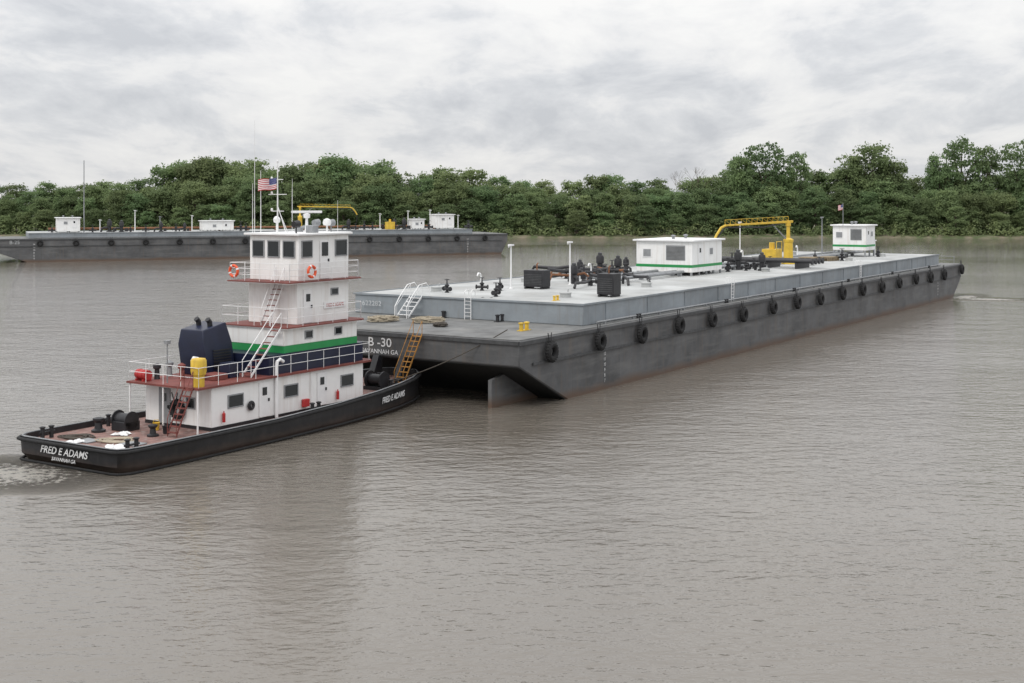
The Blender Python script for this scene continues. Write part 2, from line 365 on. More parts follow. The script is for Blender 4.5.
def crown(name, Ht, Rr, lobes, per, low=0.22, open_=False):
    cs=[];ns=[];ss=[]; lob=[]
    for i in range(lobes):
        t=low+(0.90-low)*rng.uniform(0,1)**0.85; ang=rng.uniform(0,6.283); mid=low+(0.9-low)*0.42
        env=0.72+0.28*(t-low)/(mid-low) if t<mid else math.sqrt(max(0.02,1-((t-mid)/(0.97-mid))**2))
        rr=Rr*0.86*env*math.sqrt(rng.uniform(0.08,1.0)); lr=Rr*rng.uniform(0.17,0.30)*(0.78 if open_ else 1)
        if t>0.8: lr*=0.85
        c=np.array([rr*math.cos(ang),rr*math.sin(ang),Ht*t]); lob.append((c,lr))
        m=int(per*(lr/(Rr*0.25))**2)
        dd=rng.normal(size=(m,3)); dd/=np.linalg.norm(dd,axis=1,keepdims=True); dd[:,2]=np.where(dd[:,2]<-0.4,-dd[:,2]*0.5,dd[:,2])
        rad=lr*rng.uniform(0.5,1.4,(m,1))
        p=c+dd*rad*np.array([1.15,1.15,0.88]); cs.append(p); ns.append(dd*0.6+np.array([0,-0.0,0.4])+rng.normal(size=(m,3))*0.5); ss.append(rng.uniform(0.32,0.78,m))
    return leaves_mesh(name,np.concatenate(cs),np.concatenate(ns),np.concatenate(ss),M['leaf']), lob
def trunk_mb(Ht,Rr,lob,r0):
    mb=MB(); mb.tube([(0,0,-0.5),(0.1,0,Ht*0.2),(0.25,0.1,Ht*0.45)],r0*0.9,8)
    mb.cyl((0.25,0.1,Ht*0.43),(0.1,0,Ht*0.8),r0*0.7,r0*0.15,8)
    for c,lr in lob[:14]:
        z0=min(c[2]*0.6,Ht*0.42); mb.cyl((0.15,0.05,z0),tuple(c),r0*0.4,r0*0.08,6)
    return mb
variants=[]
for i,(rr,lo,per,low,op) in enumerate([(6.2,88,100,0.06,False),(5.6,78,100,0.05,False),(7.0,100,100,0.06,False),(6.0,84,100,0.08,False),(6.6,92,100,0.04,False),(6.4,100,84,0.18,True),(5.4,84,84,0.20,True)]):
    cm,lob=crown('crown',18,rr,lo,per,low,op)
    tm=trunk_mb(18,rr,lob,0.32)
    t0=tm.build('trunk','bark'); tmesh=t0.data; bpy.data.objects.remove(t0)
    variants.append((cm,tmesh))
def tree(X,Y,ht,wide,v,name,label,group=None):
    e=empty(name,(X,Y,1.2),random.uniform(0,6.28)); s=ht/17.5; e.scale=(s*wide,s*wide,s)
    tag(e,label,'tree',group)
    for nm,me in zip(('crown','trunk'),variants[v]):
        o=bpy.data.objects.new(nm,me); C.objects.link(o); o.parent=e
prof=[(-260,180),(-60,182),(0,183),(40,178),(70,180),(100,174),(150,171),(185,161),(200,156),(240,159),(280,163),(320,158),(340,156),(370,161),(400,166),(440,166),(455,161),(480,168),(520,175),(560,180),(600,172),(630,171),(650,178),(690,176),(720,171),(745,168),(815,170),(835,168),(900,172),(920,178),(940,172),(1000,172),(1024,168),(1300,165)]
def topy(px):
    for (a,ya),(b,yb) in zip(prof[:-1],prof[1:]):
        if a<=px<=b: return ya+(yb-ya)*(px-a)/(b-a)
    return 175
for row,(dy,fac,step) in enumerate([(7,0.50,25),(13,0.72,26),(22,0.86,28),(33,1.0,24)]):
    px=-150+row*7
    while px<1180:
        pj=px+random.uniform(-7,7); X0=(pj-512)/F*415; Y=shore(X0)+dy+random.uniform(-3,3); X=(pj-512)/F*Y
        full=H+(HOR-topy(pj))*Y/F-1.2
        ht=full*fac*random.uniform(0.88,1.05)
        if row==0: ht*=random.uniform(0.7,1.05)
        tree(X,Y,ht,random.uniform(0.9,1.1)*(1.3 if row==0 else 1.0)*(1.1 if row==1 else 1.0),random.randrange(5),'broadleaf_tree',
             ['low green tree at the front edge of the wood on the far bank','lower green tree in the second row of the far bank wood','mid height green tree inside the wood on the far bank','full grown green tree forming the wood skyline on the far bank'][row],
             ['front row trees on the far bank','second row trees on the far bank','middle trees of the far bank wood','skyline trees of the far bank wood'][row])
        px+=step
for px,yy,wd,v,lab in [(765,140,1.05,5,'tallest spreading tree right of centre, above the white pump deckhouse'),
    (797,149,0.8,6,'slimmer tree just right of the tallest spreading tree'),
    (740,153,0.8,1,'narrow tree on the left shoulder of the tallest spreading tree'),
    (872,142,1.0,0,'tall dense round tree behind the barge bow deckhouse'),
    (848,152,0.8,3,'narrower tree on the left shoulder of the tall dense round tree'),
    (895,158,0.8,1,'lower tree on the right shoulder of the tall dense round tree'),
    (962,134,0.95,5,'tall airy tree near the right edge with sky between its limbs'),
    (987,143,0.8,6,'tall loose tree just right of the airy tree near the right edge'),
    (940,152,0.7,3,'narrow tree on the left side of the tall airy tree'),
    (1020,138,0.9,5,'tall tree cut by the right edge of the photo'),
    (200,156,1.1,2,'broad rounded tree rising highest at the left, above the far barge'),
    (337,154,1.2,0,'broad rounded tree just right of the tugboat mast')]:
    Y=428+random.uniform(-3,3); X=(px-512)/F*Y; ht=H+(HOR-yy)*Y/F-1.2
    tree(X,Y,ht,wd*(0.85 if ht>24 else 1),v,'tall_tree',lab)
mb=MB(); random.seed(5)
def branch(p,dv,l,r,dep):
    q=p+dv*l; mb.cyl(p,q,r,r*0.6,5)
    if dep>0:
        for k in range(3):
            nd=(dv+Vector((random.uniform(-.7,.7),random.uniform(-.7,.7),random.uniform(-.1,.5)))).normalized(); branch(q,nd,l*0.72,r*0.6,dep-1)
branch(Vector((0,0,0)),Vector((0,0,1)),12,0.28,4)
Y=424; o=mb.build('dead_tree','bark'); o.location=((691-512)/F*Y,Y,1.2); o.scale=(0.7,0.7,0.66); tag(o,'bare leafless dead tree poking above the wood, centre right','tree')
n=30000
xx=rng.uniform(-230,230,n); k=rng.integers(0,420,n); cxs=rng.uniform(-230,230,420); crs=rng.uniform(1.6,4.2,420); chs=rng.uniform(1.8,5.2,420); cyo=rng.uniform(2.5,9,420)
th=rng.uniform(0,6.283,n); ph=rng.uniform(0,1,n)
X=cxs[k]+crs[k]*np.cos(th)*np.sqrt(1-ph**2); Z=0.6+chs[k]*ph*rng.uniform(0.85,1.08,n); Yo=np.array([shore(a) for a in cxs[k]])+cyo[k]+crs[k]*0.8*np.sin(th)*np.sqrt(1-ph**2)
nrm=np.stack([np.cos(th),np.sin(th),ph+0.3],1)+rng.normal(size=(n,3))*0.4
me=leaves_mesh('undergrowth',np.stack([X,Yo,Z],1),nrm,rng.uniform(0.4,0.95,n),M['leaf2'])
o=bpy.data.objects.new('undergrowth',me); C.objects.link(o); tag(o,'low green scrub lining the far water edge','shrubs',kind='stuff')

# ------------------------------------------------------------------ barges
def hull_profile(Lb,zd,stern,bow):
    return [(0,zd),(0,zd-1.5),(stern,0),(stern+2,-1),(Lb-bow-3,-1),(Lb-bow,0),(Lb-bow*0.28,zd-2.2),(Lb-0.25,zd-1.3),(Lb,zd)]
def barge_body(root,Lb,W,zd,zt,t0,t1,inset,stern=5.4,bow=4.6):
    h=W/2
    mb=MB(); mb.prism_y(hull_profile(Lb,zd,stern,bow),-h,h); hull=mb.build('hull','hull',root,0.08)
    mb=MB(); mb.prism_y([(0.05,zd-1.53),(stern+1.5,-0.72),(stern+1.5,-0.76),(0.05,zd-1.57)],-h+0.05,h-0.05); mb.build('stern_rake_shade','underside',root)  # thin black sheet added below the rake to paint in the overhang's shade
    mb=MB()
    for s in (-1,1):
        y=s*(h+0.06)
        mb.box(0.0,Lb-0.3,min(y-0.06,y+0.06),max(y-0.06,y+0.06),zd-0.28,zd-0.06)
        mb.box(1.4,Lb-1.0,min(y-0.05,y+0.05),max(y-0.05,y+0.05),zd-1.55,zd-1.40)
    mb.box(-0.1,-0.002,-h,h,zd-0.26,zd-0.05)
    mb.build('rub_rail','darkgrey',root)
    mb=MB(); mb.box(0.06,Lb-0.2,-h+0.06,h-0.06,zd+0.004,zd+0.03); mb.build('main_deck','deck',root)
    mb=MB(); ti=h-inset
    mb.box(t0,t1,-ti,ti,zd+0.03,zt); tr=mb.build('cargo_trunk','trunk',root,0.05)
    mb=MB(); x=t0+3
    while x<t1-0.5:
        for s in (-1,1): mb.box(x-0.03,x+0.03,min(s*ti,s*(ti+0.05)),max(s*ti,s*(ti+0.05)),zd+0.03,zt-0.02)
        x+=6.1
    for s in (-1,1): mb.box(t0,t1,s*(ti+0.04)-0.05,s*(ti+0.04)+0.05,zt-0.03,zt+0.09)
    mb.box(t0-0.09,t0,-ti-0.09,ti+0.09,zt-0.03,zt+0.09)
    mb.build('trunk_edge_trim','trunk',tr)
    mb=MB()
    for s in (-1,1):
        y=s*(ti+0.45); mb.tube([(t0+1,y,zd+0.22),(t1-1,y,zd+0.22)],0.06,8); 
        x=t0+2
        while x<t1-1: mb.box(x-0.04,x+0.04,y-0.1,y+0.1,zd+0.03,zd+0.17); x+=4
    mb.build('deck_edge_pipe','grey',root)
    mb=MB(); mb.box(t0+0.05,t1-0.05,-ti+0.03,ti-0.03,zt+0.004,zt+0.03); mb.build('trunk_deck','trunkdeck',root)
    return hull
def bitt(root,x,y,z,mat='blacksteel',s=1.0):
    mb=MB()
    mb.box(x-0.7*s,x+0.7*s,y-0.25*s,y+0.25*s,z,z+0.06*s)
    for k in (-1,1):
        mb.lathe((x+k*0.42*s,y,z),[(0.17*s,0),(0.17*s,0.55*s),(0.24*s,0.57*s),(0.24*s,0.66*s),(0.05*s,0.70*s)])
    return mb.build('mooring_bitt',mat,root)
def valve(root,x,y,z,s=1.0,mat='blacksteel',rot=0.0):
    mb=MB(); mb.lathe((0,0,0),[(0.22*s,0),(0.22*s,0.1*s),(0.14*s,0.14*s),(0.16*s,0.6*s),(0.24*s,0.66*s),(0.24*s,0.76*s),(0.08*s,0.85*s),(0.045*s,1.35*s)])
    mb.torus((0,0,1.3*s),(0,0,1),0.26*s,0.03*s,16,6); mb.cyl((-0.26*s,0,1.3*s),(0.26*s,0,1.3*s),0.02*s,n=6); mb.cyl((0,-0.26*s,1.3*s),(0,0.26*s,1.3*s),0.02*s,n=6)
    mb.cyl((-0.6*s,0,0.38*s),(0.6*s,0,0.38*s),0.14*s,n=10)
    for k in (-0.6,0.6): mb.cyl((k*s-0.03,0,0.38*s),(k*s+0.03,0,0.38*s),0.23*s,n=12)
    q=Matrix.Translation((x,y,z))@Matrix.Rotation(rot,4,'Z'); mb.v=[tuple(q@Vector(v)) for v in mb.v]
    return mb.build('deck_valve',mat,root)
def pump(root,x,y,z,s=1.0,rot=0.0):
    q=Matrix.Translation((x,y,z))@Matrix.Rotation(rot,4,'Z')
    mb=MB(); mb.lathe((0,0,0),[(0.42*s,0),(0.42*s,0.12*s),(0.25*s,0.2*s),(0.24*s,0.8*s),(0.34*s,0.85*s),(0.34*s,1.35*s),(0.28*s,1.5*s),(0.1*s,1.55*s)])
    mb.tube([(0,0,0.6*s),(0.7*s,0,0.6*s),(1.0*s,0,0.5*s),(1.1*s,0,0)],0.14*s,10)
    mb.box(-0.9*s,-0.45*s,-0.25*s,0.25*s,0.1*s,0.6*s)
    mb.v=[tuple(q@Vector(v)) for v in mb.v]
    o=mb.build('cargo_pump','blacksteel',root)
    m2=MB(); m2.lathe((x,y,z+1.55*s),[(0.18*s,0),(0.18*s,0.16*s),(0.05*s,0.22*s)]); m2.build('motor_cap','darkgrey',o)
    return o
def engine(root,x,y,z,lx,ly,h,rz=0):
    mb=MB(); mb.box(x-lx/2,x+lx/2,y-ly/2,y+ly/2,z+0.15,z+h)
    mb.box(x-lx/2-0.1,x+lx/2+0.1,y-ly/2+0.1,y-ly/2+0.25,z,z+0.15); mb.box(x-lx/2-0.1,x+lx/2+0.1,y+ly/2-0.25,y+ly/2-0.1,z,z+0.15)
    o=mb.build('engine_housing','blacksteel',root,0.04)
    m2=MB()
    for i in range(7): m2.box(x-lx/2-0.03,x-lx/2-0.005,y-ly/2+0.12,y+ly/2-0.12,z+0.35+i*(h-0.6)/7,z+0.40+i*(h-0.6)/7)
    m2.build('louvres','darkgrey',o)
    m3=MB(); m3.tube([(x,y,z+h),(x,y,z+h+0.4),(x+0.15,y,z+h+0.5)],0.06,8); m3.build('exhaust_pipe','rust',o)
    return o
def lamp_post(root,x,y,z,h,head=True,mat='white_clean',r=0.06):
    mb=MB(); mb.lathe((x,y,z),[(0.16,0),(0.16,0.04),(r*1.2,0.08),(r,h*0.5),(r*0.8,h)])
    o=mb.build('lamp_post',mat,root)
    if head:
        m2=MB(); m2.box(x-0.26,x+0.26,y-0.12,y+0.12,z+h,z+h+0.12); m2.tube([(x-0.2,y,z+h-0.05),(x-0.35,y,z+h-0.1),(x-0.4,y,z+h+0.02)],0.03,6); m2.build('lamp_head',mat,o,0.02)
    return o
def deckhouse(root,x0,x1,y0,y1,z,h,skid=0.3,stripe=True,vis=-1,windows=True):
    mb=MB(); mb.box(x0,x1,y0,y1,z+skid,z+h-0.12); house=mb.build('deckhouse','white',root,0.04)
    mb=MB(); mb.box(x0-0.25,x1+0.25,y0-0.25,y1+0.25,z+h-0.12,z+h+0.04); mb.build('deckhouse_roof','white_clean',house,0.03)
    mb=MB(); n=max(2,int((x1-x0)/1.6))
    for i in range(n+1):
        for yy in (y0+0.12,y1-0.12):
            xx=x0+0.1+(x1-x0-0.2)*i/n; mb.box(xx-0.08,xx+0.08,yy-0.08,yy+0.08,z,z+skid)
    mb.build('skid_legs','grey',house)
    if stripe:
        mb=MB(); mb.box(x0-0.015,x1+0.015,y0-0.015,y1+0.015,z+skid+0.42,z+skid+0.66); mb.build('green_stripe','green',house)
    w=y1-y0
    def panel(yc,hw,za,zb_,mat,nm,xo=0.03):
        m_=MB(); m_.box(x0-xo,x0-0.003,yc-hw,yc+hw,za,zb_); return m_.build(nm,mat,house)
    if windows:
        panel(y0+w*0.80,0.45,z+h-1.55,z+h-0.75,'white_clean','window_frame',0.04); panel(y0+w*0.80,0.36,z+h-1.47,z+h-0.83,'grey','window_pane',0.055)
        m_=MB(); m_.box(x0-0.03,x0-0.003,y0+w*0.12,y0+w*0.46,z+h-1.75,z+h-0.45)
        m_.build('louvre_panel','grey',house)
        m_=MB()
        for i in range(10): m_.box(x0-0.07,x0-0.031,y0+w*0.12+0.07,y0+w*0.46-0.07,z+h-1.70+i*0.12,z+h-1.66+i*0.12)
        m_.build('louvre_slats','deck',house)
    ys = y0 if vis<0 else y1
    def spanel(xc,hw,za,zb_,mat,nm,o_=0.03):
        m_=MB(); a,b=(ys-o_,ys-0.003) if vis<0 else (ys+0.003,ys+o_); m_.box(xc-hw,xc+hw,a,b,za,zb_); return m_.build(nm,mat,house)
    lx=x1-x0
    spanel(x0+lx*0.25,0.42,z+skid+0.7,z+h-0.35,'white_clean','door',0.05); spanel(x0+lx*0.25,0.16,z+h-1.1,z+h-0.7,'glass','door_pane',0.065)
    spanel(x0+lx*0.62,0.42,z+h-1.4,z+h-0.7,'white_clean','window_frame',0.04); spanel(x0+lx*0.62,0.34,z+h-1.32,z+h-0.78,'grey','window_pane',0.055)
    for k in (0.3,0.7):
        mb=MB(); mb.lathe((x0+lx*k,(y0+y1)/2,z+h+0.04),[(0.13,0),(0.13,0.22),(0.22,0.24),(0.22,0.32),(0.05,0.38)]); mb.build('roof_vent','grey',house)
    return house
def hose_crane(root,A,B,zdeck):
    A=Vector(A); B=Vector(B); hh=A.z-zdeck
    mb=MB(); mb.lathe((A.x,A.y,zdeck),[(0.75,0),(0.75,0.1),(0.5,0.18),(0.46,hh*0.5),(0.52,hh*0.52),(0.52,hh*0.58),(0.2,hh*0.62),(0.18,hh-0.5),(0.27,hh-0.42),(0.27,hh-0.1)]); ped=mb.build('crane_pedestal','yellow',root)
    dirv=(B-A); 
    sidev=Vector((-dirv.y,dirv.x,0)).normalized()
    back=A-dirv.normalized()*0.6
    up=Vector((0,0,1))
    mb=MB()
    def beam(p,q,w,h0,h1):
        o=sidev*w/2; mb.add([p-o-up*h0/2,p+o-up*h0/2,p+o+up*h0/2,p-o+up*h0/2,q-o-up*h1/2,q+o-up*h1/2,q+o+up*h1/2,q-o+up*h1/2],[(0,1,2,3),(4,7,6,5),(0,4,5,1),(1,5,6,2),(2,6,7,3),(3,7,4,0)])
    beam(back,B,0.22,0.24,0.17)
    boom=mb.build('crane_boom','yellow',ped,0.02)
    mb=MB(); n=12
    for i in range(n+1):
        p=A.lerp(B,i/n)+up*0.1; mb.cyl(p,p+up*0.45,0.02,n=6)
        if i<n: mb.cyl(p,A.lerp(B,(i+1)/n)+up*0.55,0.016,n=5)
    mb.cyl(A+up*0.55,B+up*0.55,0.022,n=6); mb.build('boom_truss','yellow',ped)
    dn=dirv.normalized()
    mb=MB(); mb.tube([B-dn*0.1,B+dn*0.5-up*0.2,B+dn*1.1-up*0.9,B+dn*1.5-up*1.6],0.13,8); mb.build('boom_tip','yellow',ped)
    mb=MB(); q=A.lerp(B,0.26)-up*0.13; b0=Vector((A.x,A.y,zdeck+hh*0.6))+dn*0.35; mb.cyl(b0,q,0.05,n=8); mb.cyl(b0,q.lerp(b0,0.5),0.08,n=8); mb.build('luffing_cylinder','grey',ped)
    mb=MB(); mb.tube([A.lerp(B,0.1)-up*0.12,A.lerp(B,0.4)-up*0.42,A.lerp(B,0.7)-up*0.28,B-up*0.2,B+dn*1.5-up*1.7,B+dn*1.4-up*3.2],0.07,8); mb.build('cargo_hose','blacksteel',ped)
    return ped

# near barge ---------------------------------------------------------
LB=105; ZD=4.0; ZT=5.35
nb=empty('tank_barge',BO,ANG); tag(nb,'long grey tank barge with pale raised cargo trunk being pushed by the white tugboat','barge')
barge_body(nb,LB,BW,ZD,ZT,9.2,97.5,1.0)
for y in (-8.2,8.2):
    mb=MB(); mb.prism_y([(0.1,-1),(0.1,1.6),(1.4,1.80),(5.2,0.02),(6.5,-1)],y-0.12,y+0.12); mb.build('skeg','hull',nb)
text('B -30',0.74,'lettering',nb,(-0.03,-0.25,3.32),(0,-1,0),(0,0,1),'name_lettering',stretch=1.15,bold=0.006)
text('SAVANNAH GA',0.38,'lettering',nb,(-0.03,-0.25,2.77),(0,-1,0),(0,0,1),'port_lettering',stretch=1.05,bold=0.003)
text('622282',0.48,'faded',nb,(9.0,7.6,4.75),(0,-1,0),(0,0,1),'number_lettering',stretch=1.2)
for i,nn in enumerate(['12','11','10','9','8','7']):
    text(nn,0.30,'lettering',nb,(10.2,-BW/2-0.02,2.25-i*0.34),(1,0,0),(0,0,1),'draft_mark')
for i,nn in enumerate(['12','11','10','9','8']):
    text(nn,0.30,'lettering',nb,(93.0,-BW/2-0.02,2.2-i*0.34),(1,0,0),(0,0,1),'draft_mark')
x,y=ploc(524,331,4.0); bitt(nb,x,y,ZD+0.03,'yellow',0.75)
bitt(nb,1.5,9.0,ZD+0.03,'yellow',0.9)
for px,py in ((500,322),(446,318)):
    x,y=ploc(px,py,4.0); bitt(nb,x,y,ZD+0.03,'blacksteel',0.7)
for px,py in ((482,291),(496,297),(500,291),(447,293)):
    x,y=ploc(px,py,ZT); valve(nb,max(10,x),y,ZT+0.03,0.72,rot=random.uniform(0,3))
for px,py in ((556,301),):
    x,y=ploc(px,py,ZT); bitt(nb,x,y,ZT+0.03,'yellow',0.5)
for i in range(6): bitt(nb,16+i*15,-BW/2+0.5,ZD+0.03,'blacksteel',0.45)
x,y=ploc(537,289,ZT); engine(nb,x,y,ZT+0.03,1.1,1.7,1.4)
x,y=ploc(609,297,ZT); engine(nb,x,y,ZT+0.03,1.1,1.3,1.6)
for px,py,top in ((511,289,246),(570,285,243)):
    x,y=ploc(px,py,ZT); Yd=6.6*F/(py-200); lamp_post(nb,x,y,ZT+0.03,(py-top)*Yd/F)
x,y=ploc(875,256,ZT); lamp_post(nb,x,y,ZT,1.8)
x,y=ploc(822,258,ZT); lamp_post(nb,x,y,ZT,4.6,mat='grey')
x,y=ploc(740,262,ZT); lamp_post(nb,x,y,ZT,4.2)
random.seed(12)
for px,py,k in ((574,284,'p'),(584,282,'v'),(597,279,'v'),(590,286,'v'),(618,276,'p'),(626,279,'v'),(606,276,'v'),(566,279,'v'),(580,276,'p'),(626,273,'p'),(612,273,'v'),(600,273,'p'),(592,275,'v'),
                (728,272,'v'),(738,270,'p'),(746,271,'v'),(754,269,'v'),(762,271,'p'),(732,267,'v'),(770,267,'v'),(815,262,'v'),(842,261,'v'),(878,257,'v')):
    x,y=ploc(px,py,ZT)
    if k=='p': pump(nb,x,y,ZT+0.03,random.uniform(0.8,1.1),random.uniform(0,6))
    else: valve(nb,x,y,ZT+0.03,random.uniform(0.7,1.2),rot=random.uniform(0,3))
mb=MB()
for k,yy in enumerate((-1.6,-0.9,0.9)):
    mb.tube([(26+k,yy,ZT+0.4),(92,yy,ZT+0.4)],0.13,10)
    for xx in range(28,92,6): mb.box(xx-0.06,xx+0.06,yy-0.2,yy+0.2,ZT+0.03,ZT+0.28)
mb.build('cargo_pipeline','grey',nb)
mb=MB()
for xx in (57.0,58.0,59.0,60.0): mb.tube([(xx,-7.5,ZT+0.75),(xx,7.5,ZT+0.75)],0.17,10); mb.cyl((xx,-7.6,ZT+0.75),(xx,-7.45,ZT+0.75),0.3,n=12); 
for yy in (-6,-3,3,6): mb.box(56.6,60.4,yy-0.06,yy+0.06,ZT+0.03,ZT+0.6)
mb.build('loading_manifold','blacksteel',nb)
rnd=random.Random(4)
for k in range(16):
    px_=rnd.uniform(566,628); py_=rnd.uniform(274,287); x0,y0=ploc(px_,py_,ZT)
    mb=MB(); a=rnd.uniform(1.2,4.6); l=rnd.uniform(1.5,4.0); hz=rnd.uniform(0.35,0.9); cx_,cy_=math.cos(a),math.sin(a)
    mb.tube([(x0,y0,ZT+0.05),(x0+0.05,y0,ZT+hz*0.7),(x0+0.3*cx_,y0+0.3*cy_,ZT+hz),(x0+0.5*l*cx_+0.3,y0+0.5*l*cy_,ZT+hz*0.75),(x0+l*cx_,y0+l*cy_,ZT+hz*0.9),(x0+(l+0.3)*cx_,y0+(l+0.3)*cy_,ZT+0.1)],rnd.uniform(0.09,0.17),8)
    mb.build('crossover_pipe','blacksteel' if k%5 else 'rust',nb)
deckhouse(nb,40.7,47.2,-2.45,2.95,ZT+0.03,3.1)
x,y=ploc(853,256.5,ZT)
deckhouse(nb,x-1.6,x+2.0,y-2.0,y+1.9,ZT+0.03,3.7,skid=0.75)
def wl(X,Y,Z):
    r=Vector((X,Y,0))-BO; return (r.dot(d),r.dot(pt),Z)
hose_crane(nb,wl(28.6,132.5,9.75),wl(21.3,128,9.45),ZT+0.03)
x,y=ploc(772,262,ZT)
mb=MB(); mb.box(x-0.9,x+0.9,y-0.8,y+0.8,ZT+0.15,ZT+1.4); mb.cyl((x,y,ZT+1.4),(x,y,ZT+2.1),0.3,n=12); mb.box(x-1.0,x+1.0,y-0.75,y-0.6,ZT+0.03,ZT+0.15); mb.box(x-1.0,x+1.0,y+0.6,y+0.75,ZT+0.03,ZT+0.15)
mb.tube([(x-0.8,y-0.8,ZT+1.4),(x-0.8,y-0.8,ZT+2.2),(x+0.8,y-0.8,ZT+2.2),(x+0.8,y-0.8,ZT+1.4)],0.05,6)
mb.build('hydraulic_power_pack','yellow',nb,0.03)
mb=MB(); mt_=MB()
x,y=ploc(405,318,4.0)
stair(mb,mt_,(7.6,y,ZD+0.03),(9.15,y,ZT),(0,1,0),1.0,5)
for k in (-0.5,0.5):
    mb.tube([(7.4,y+k,ZD+0.03),(7.4,y+k,ZD+0.8),(7.9,y+k,ZD+1.4),(8.8,y+k,ZT+0.85),(9.6,y+k,ZT+0.95),(10.0,y+k,ZT+0.6),(10.0,y+k,ZT)],0.035,8)
s_=mb.build('trunk_stair','white_clean',nb); mt_.build('stair_treads','white_clean',s_)
x,y=ploc(460,321,4.0); mb=MB()
for k in (-0.25,0.25): mb.tube([(9.0,y+k,ZD+0.03),(9.0,y+k,ZT+0.5),(9.2,y+k,ZT+0.65),(9.5,y+k,ZT+0.6),(9.5,y+k,ZT)],0.03,6)
for i in range(6): mb.cyl((9.0,y-0.25,ZD+0.25+i*0.25),(9.0,y+0.25,ZD+0.25+i*0.25),0.02,n=6)
mb.build('trunk_ladder','white_clean',nb)
for xx in (33.,66.):
    mb=MB()
    for k in (-0.25,0.25): mb.tube([(xx+k,-9.4,ZD+0.03),(xx+k,-9.45,ZT+0.55),(xx+k,-9.0,ZT+0.55),(xx+k,-9.0,ZT)],0.03,6)
    for i in range(5): mb.cyl((xx-0.25,-9.42,ZD+0.3+i*0.25),(xx+0.25,-9.42,ZD+0.3+i*0.25),0.02,n=6)
    mb.build('side_ladder','white_clean',nb)
mb=MB(); x,y=ploc(487,318,4.0)
for k in (-0.35,0.35): mb.torus((x,y+k,ZD+0.75),(0,1,0),0.62,0.05,24,8)
mb.cyl((x,y-0.35,ZD+0.75),(x,y+0.35,ZD+0.75),0.22,n=14); mb.box(x-0.6,x+0.6,y-0.5,y-0.42,ZD+0.03,ZD+0.8); mb.box(x-0.6,x+0.6,y+0.42,y+0.5,ZD+0.03,ZD+0.8)
mb.build('cable_reel','blacksteel',nb)
for i in range(7):
    xx=14+i*12.3
    for yy in (-5.2,5.6):
        if abs(xx-58)<4 or 38<xx<49: continue
        mb=MB(); mb.lathe((xx,yy,ZT+0.03),[(0.38,0),(0.38,0.25),(0.42,0.26),(0.42,0.33),(0.1,0.38)],18); mb.torus((xx+0.35,yy,ZT+0.48),(0,1,0),0.09,0.02,12,6)
        mb.build('tank_hatch','trunkdeck',nb)
for i in range(5):
    xx=18+i*17; mb=MB(); mb.tube([(xx,4.4,ZT),(xx,4.4,ZT+0.9),(xx-0.1,4.4,ZT+1.15),(xx-0.35,4.4,ZT+1.2),(xx-0.5,4.4,ZT+1.0)],0.07,8); mb.build('vent_pipe','white_clean',nb)
mb=MB(); rail(mb,[(104,-9.5,ZD+0.03),(104,9.5,ZD+0.03)],0.9,(0.5,1.0),2.4,0.025); mb.build('bow_railing','grey',nb)
mb=MB(); x,y=ploc(843,258,ZT); mb.cyl((x,y,ZT+3.7),(x,y,ZT+6.3),0.035,n=8); mb.build('flag_staff','grey',nb)
staff2=(x,y)

# tyre fenders -----------------------------------------------------------
def tyre_fender(loc,rz,label,group,Rr=0.42,r=0.19,chain=0.7,proto={}):
    t=empty('tyre_fender',loc,rz); tag(t,label,'tyre fender',group)
    key=(Rr,r,chain)
    if key not in proto:
        mb=MB(); mb.torus((0,0,0),(0,1,0),Rr,r,28,10,1.0); 
        for i in range(20):
            a=i*math.pi/10; c=Vector((math.cos(a),0,math.sin(a)))*(Rr+r*0.95); mb.cyl(c-Vector((0,r*0.6,0)),c+Vector((0,r*0.6,0)),0.035,n=5)
        a=mb.build('tyre','rubber',t)
        mb=MB(); mb.tube([(-0.05,0.1,Rr),(-0.2,0.15,Rr+chain)],0.03,6); mb.tube([(0.05,0.1,Rr),(0.2,0.15,Rr+chain)],0.03,6); b=mb.build('chain','blacksteel',t)
        proto[key]=(a.data,b.data)
    else:
        for nm,me in zip(('tyre','chain'),proto[key]):
            o=bpy.data.objects.new(nm,me); C.objects.link(o); o.parent=t
    return t
NX=[3.1,9.1,14.9,20.8,26.5,32.5,38.9,44.6,50.6,56.9,63.1,69.6,75.9,82.5,88.8,95.0,103.6]
random.seed(21)
for i,x in enumerate(NX):
    t=tyre_fender(bw(x,-BW/2-0.33,(3.15 if i<16 else 3.35)+random.uniform(-.08,.08)),ANG,'%s black tyre fender from the near stern corner along the near barge side'%ORD[i],'tyre fenders on the near barge side')
    s=random.uniform(0.88,1.05); t.scale=(s,1,s)

# far barge --------------------------------------------------------------
fa=R(202.45); fx=Vector((math.cos(fa),math.sin(fa),0)); fy=Vector((-fx.y,fx.x,0))
FW=18; FO=Vector((-1.0,285.5,0))-fy*FW/2
fb=empty('tank_barge',FO,fa); tag(fb,'dark grey tank barge moored in the distance along the far bank','barge')
FL=109; FZ=4.5; FT=5.5
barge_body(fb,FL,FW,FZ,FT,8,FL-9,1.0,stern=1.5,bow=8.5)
def fpx(px,yl,z):
    t=(px-512)/F; o=FO+fy*yl
    return (t*o.y-o.x)/(fx.x-t*fx.y)
x=fpx(68,3,FT); deckhouse(fb,x-2.2,x+2.2,0.5,4.5,FT,3.0,stripe=False,vis=1)
x=fpx(217,3,FT); deckhouse(fb,x-3.2,x+3.2,0.5,4.5,FT,2.2,stripe=False,vis=1)
x=fpx(443,3,FT); deckhouse(fb,x-2.1,x+2.1,0.5,4.5,FT,3.3,stripe=False,vis=1)
x=fpx(417,4,FT); deckhouse(fb,x-1.4,x+1.4,2.5,5.0,FT,2.3,stripe=False,vis=1,windows=False)
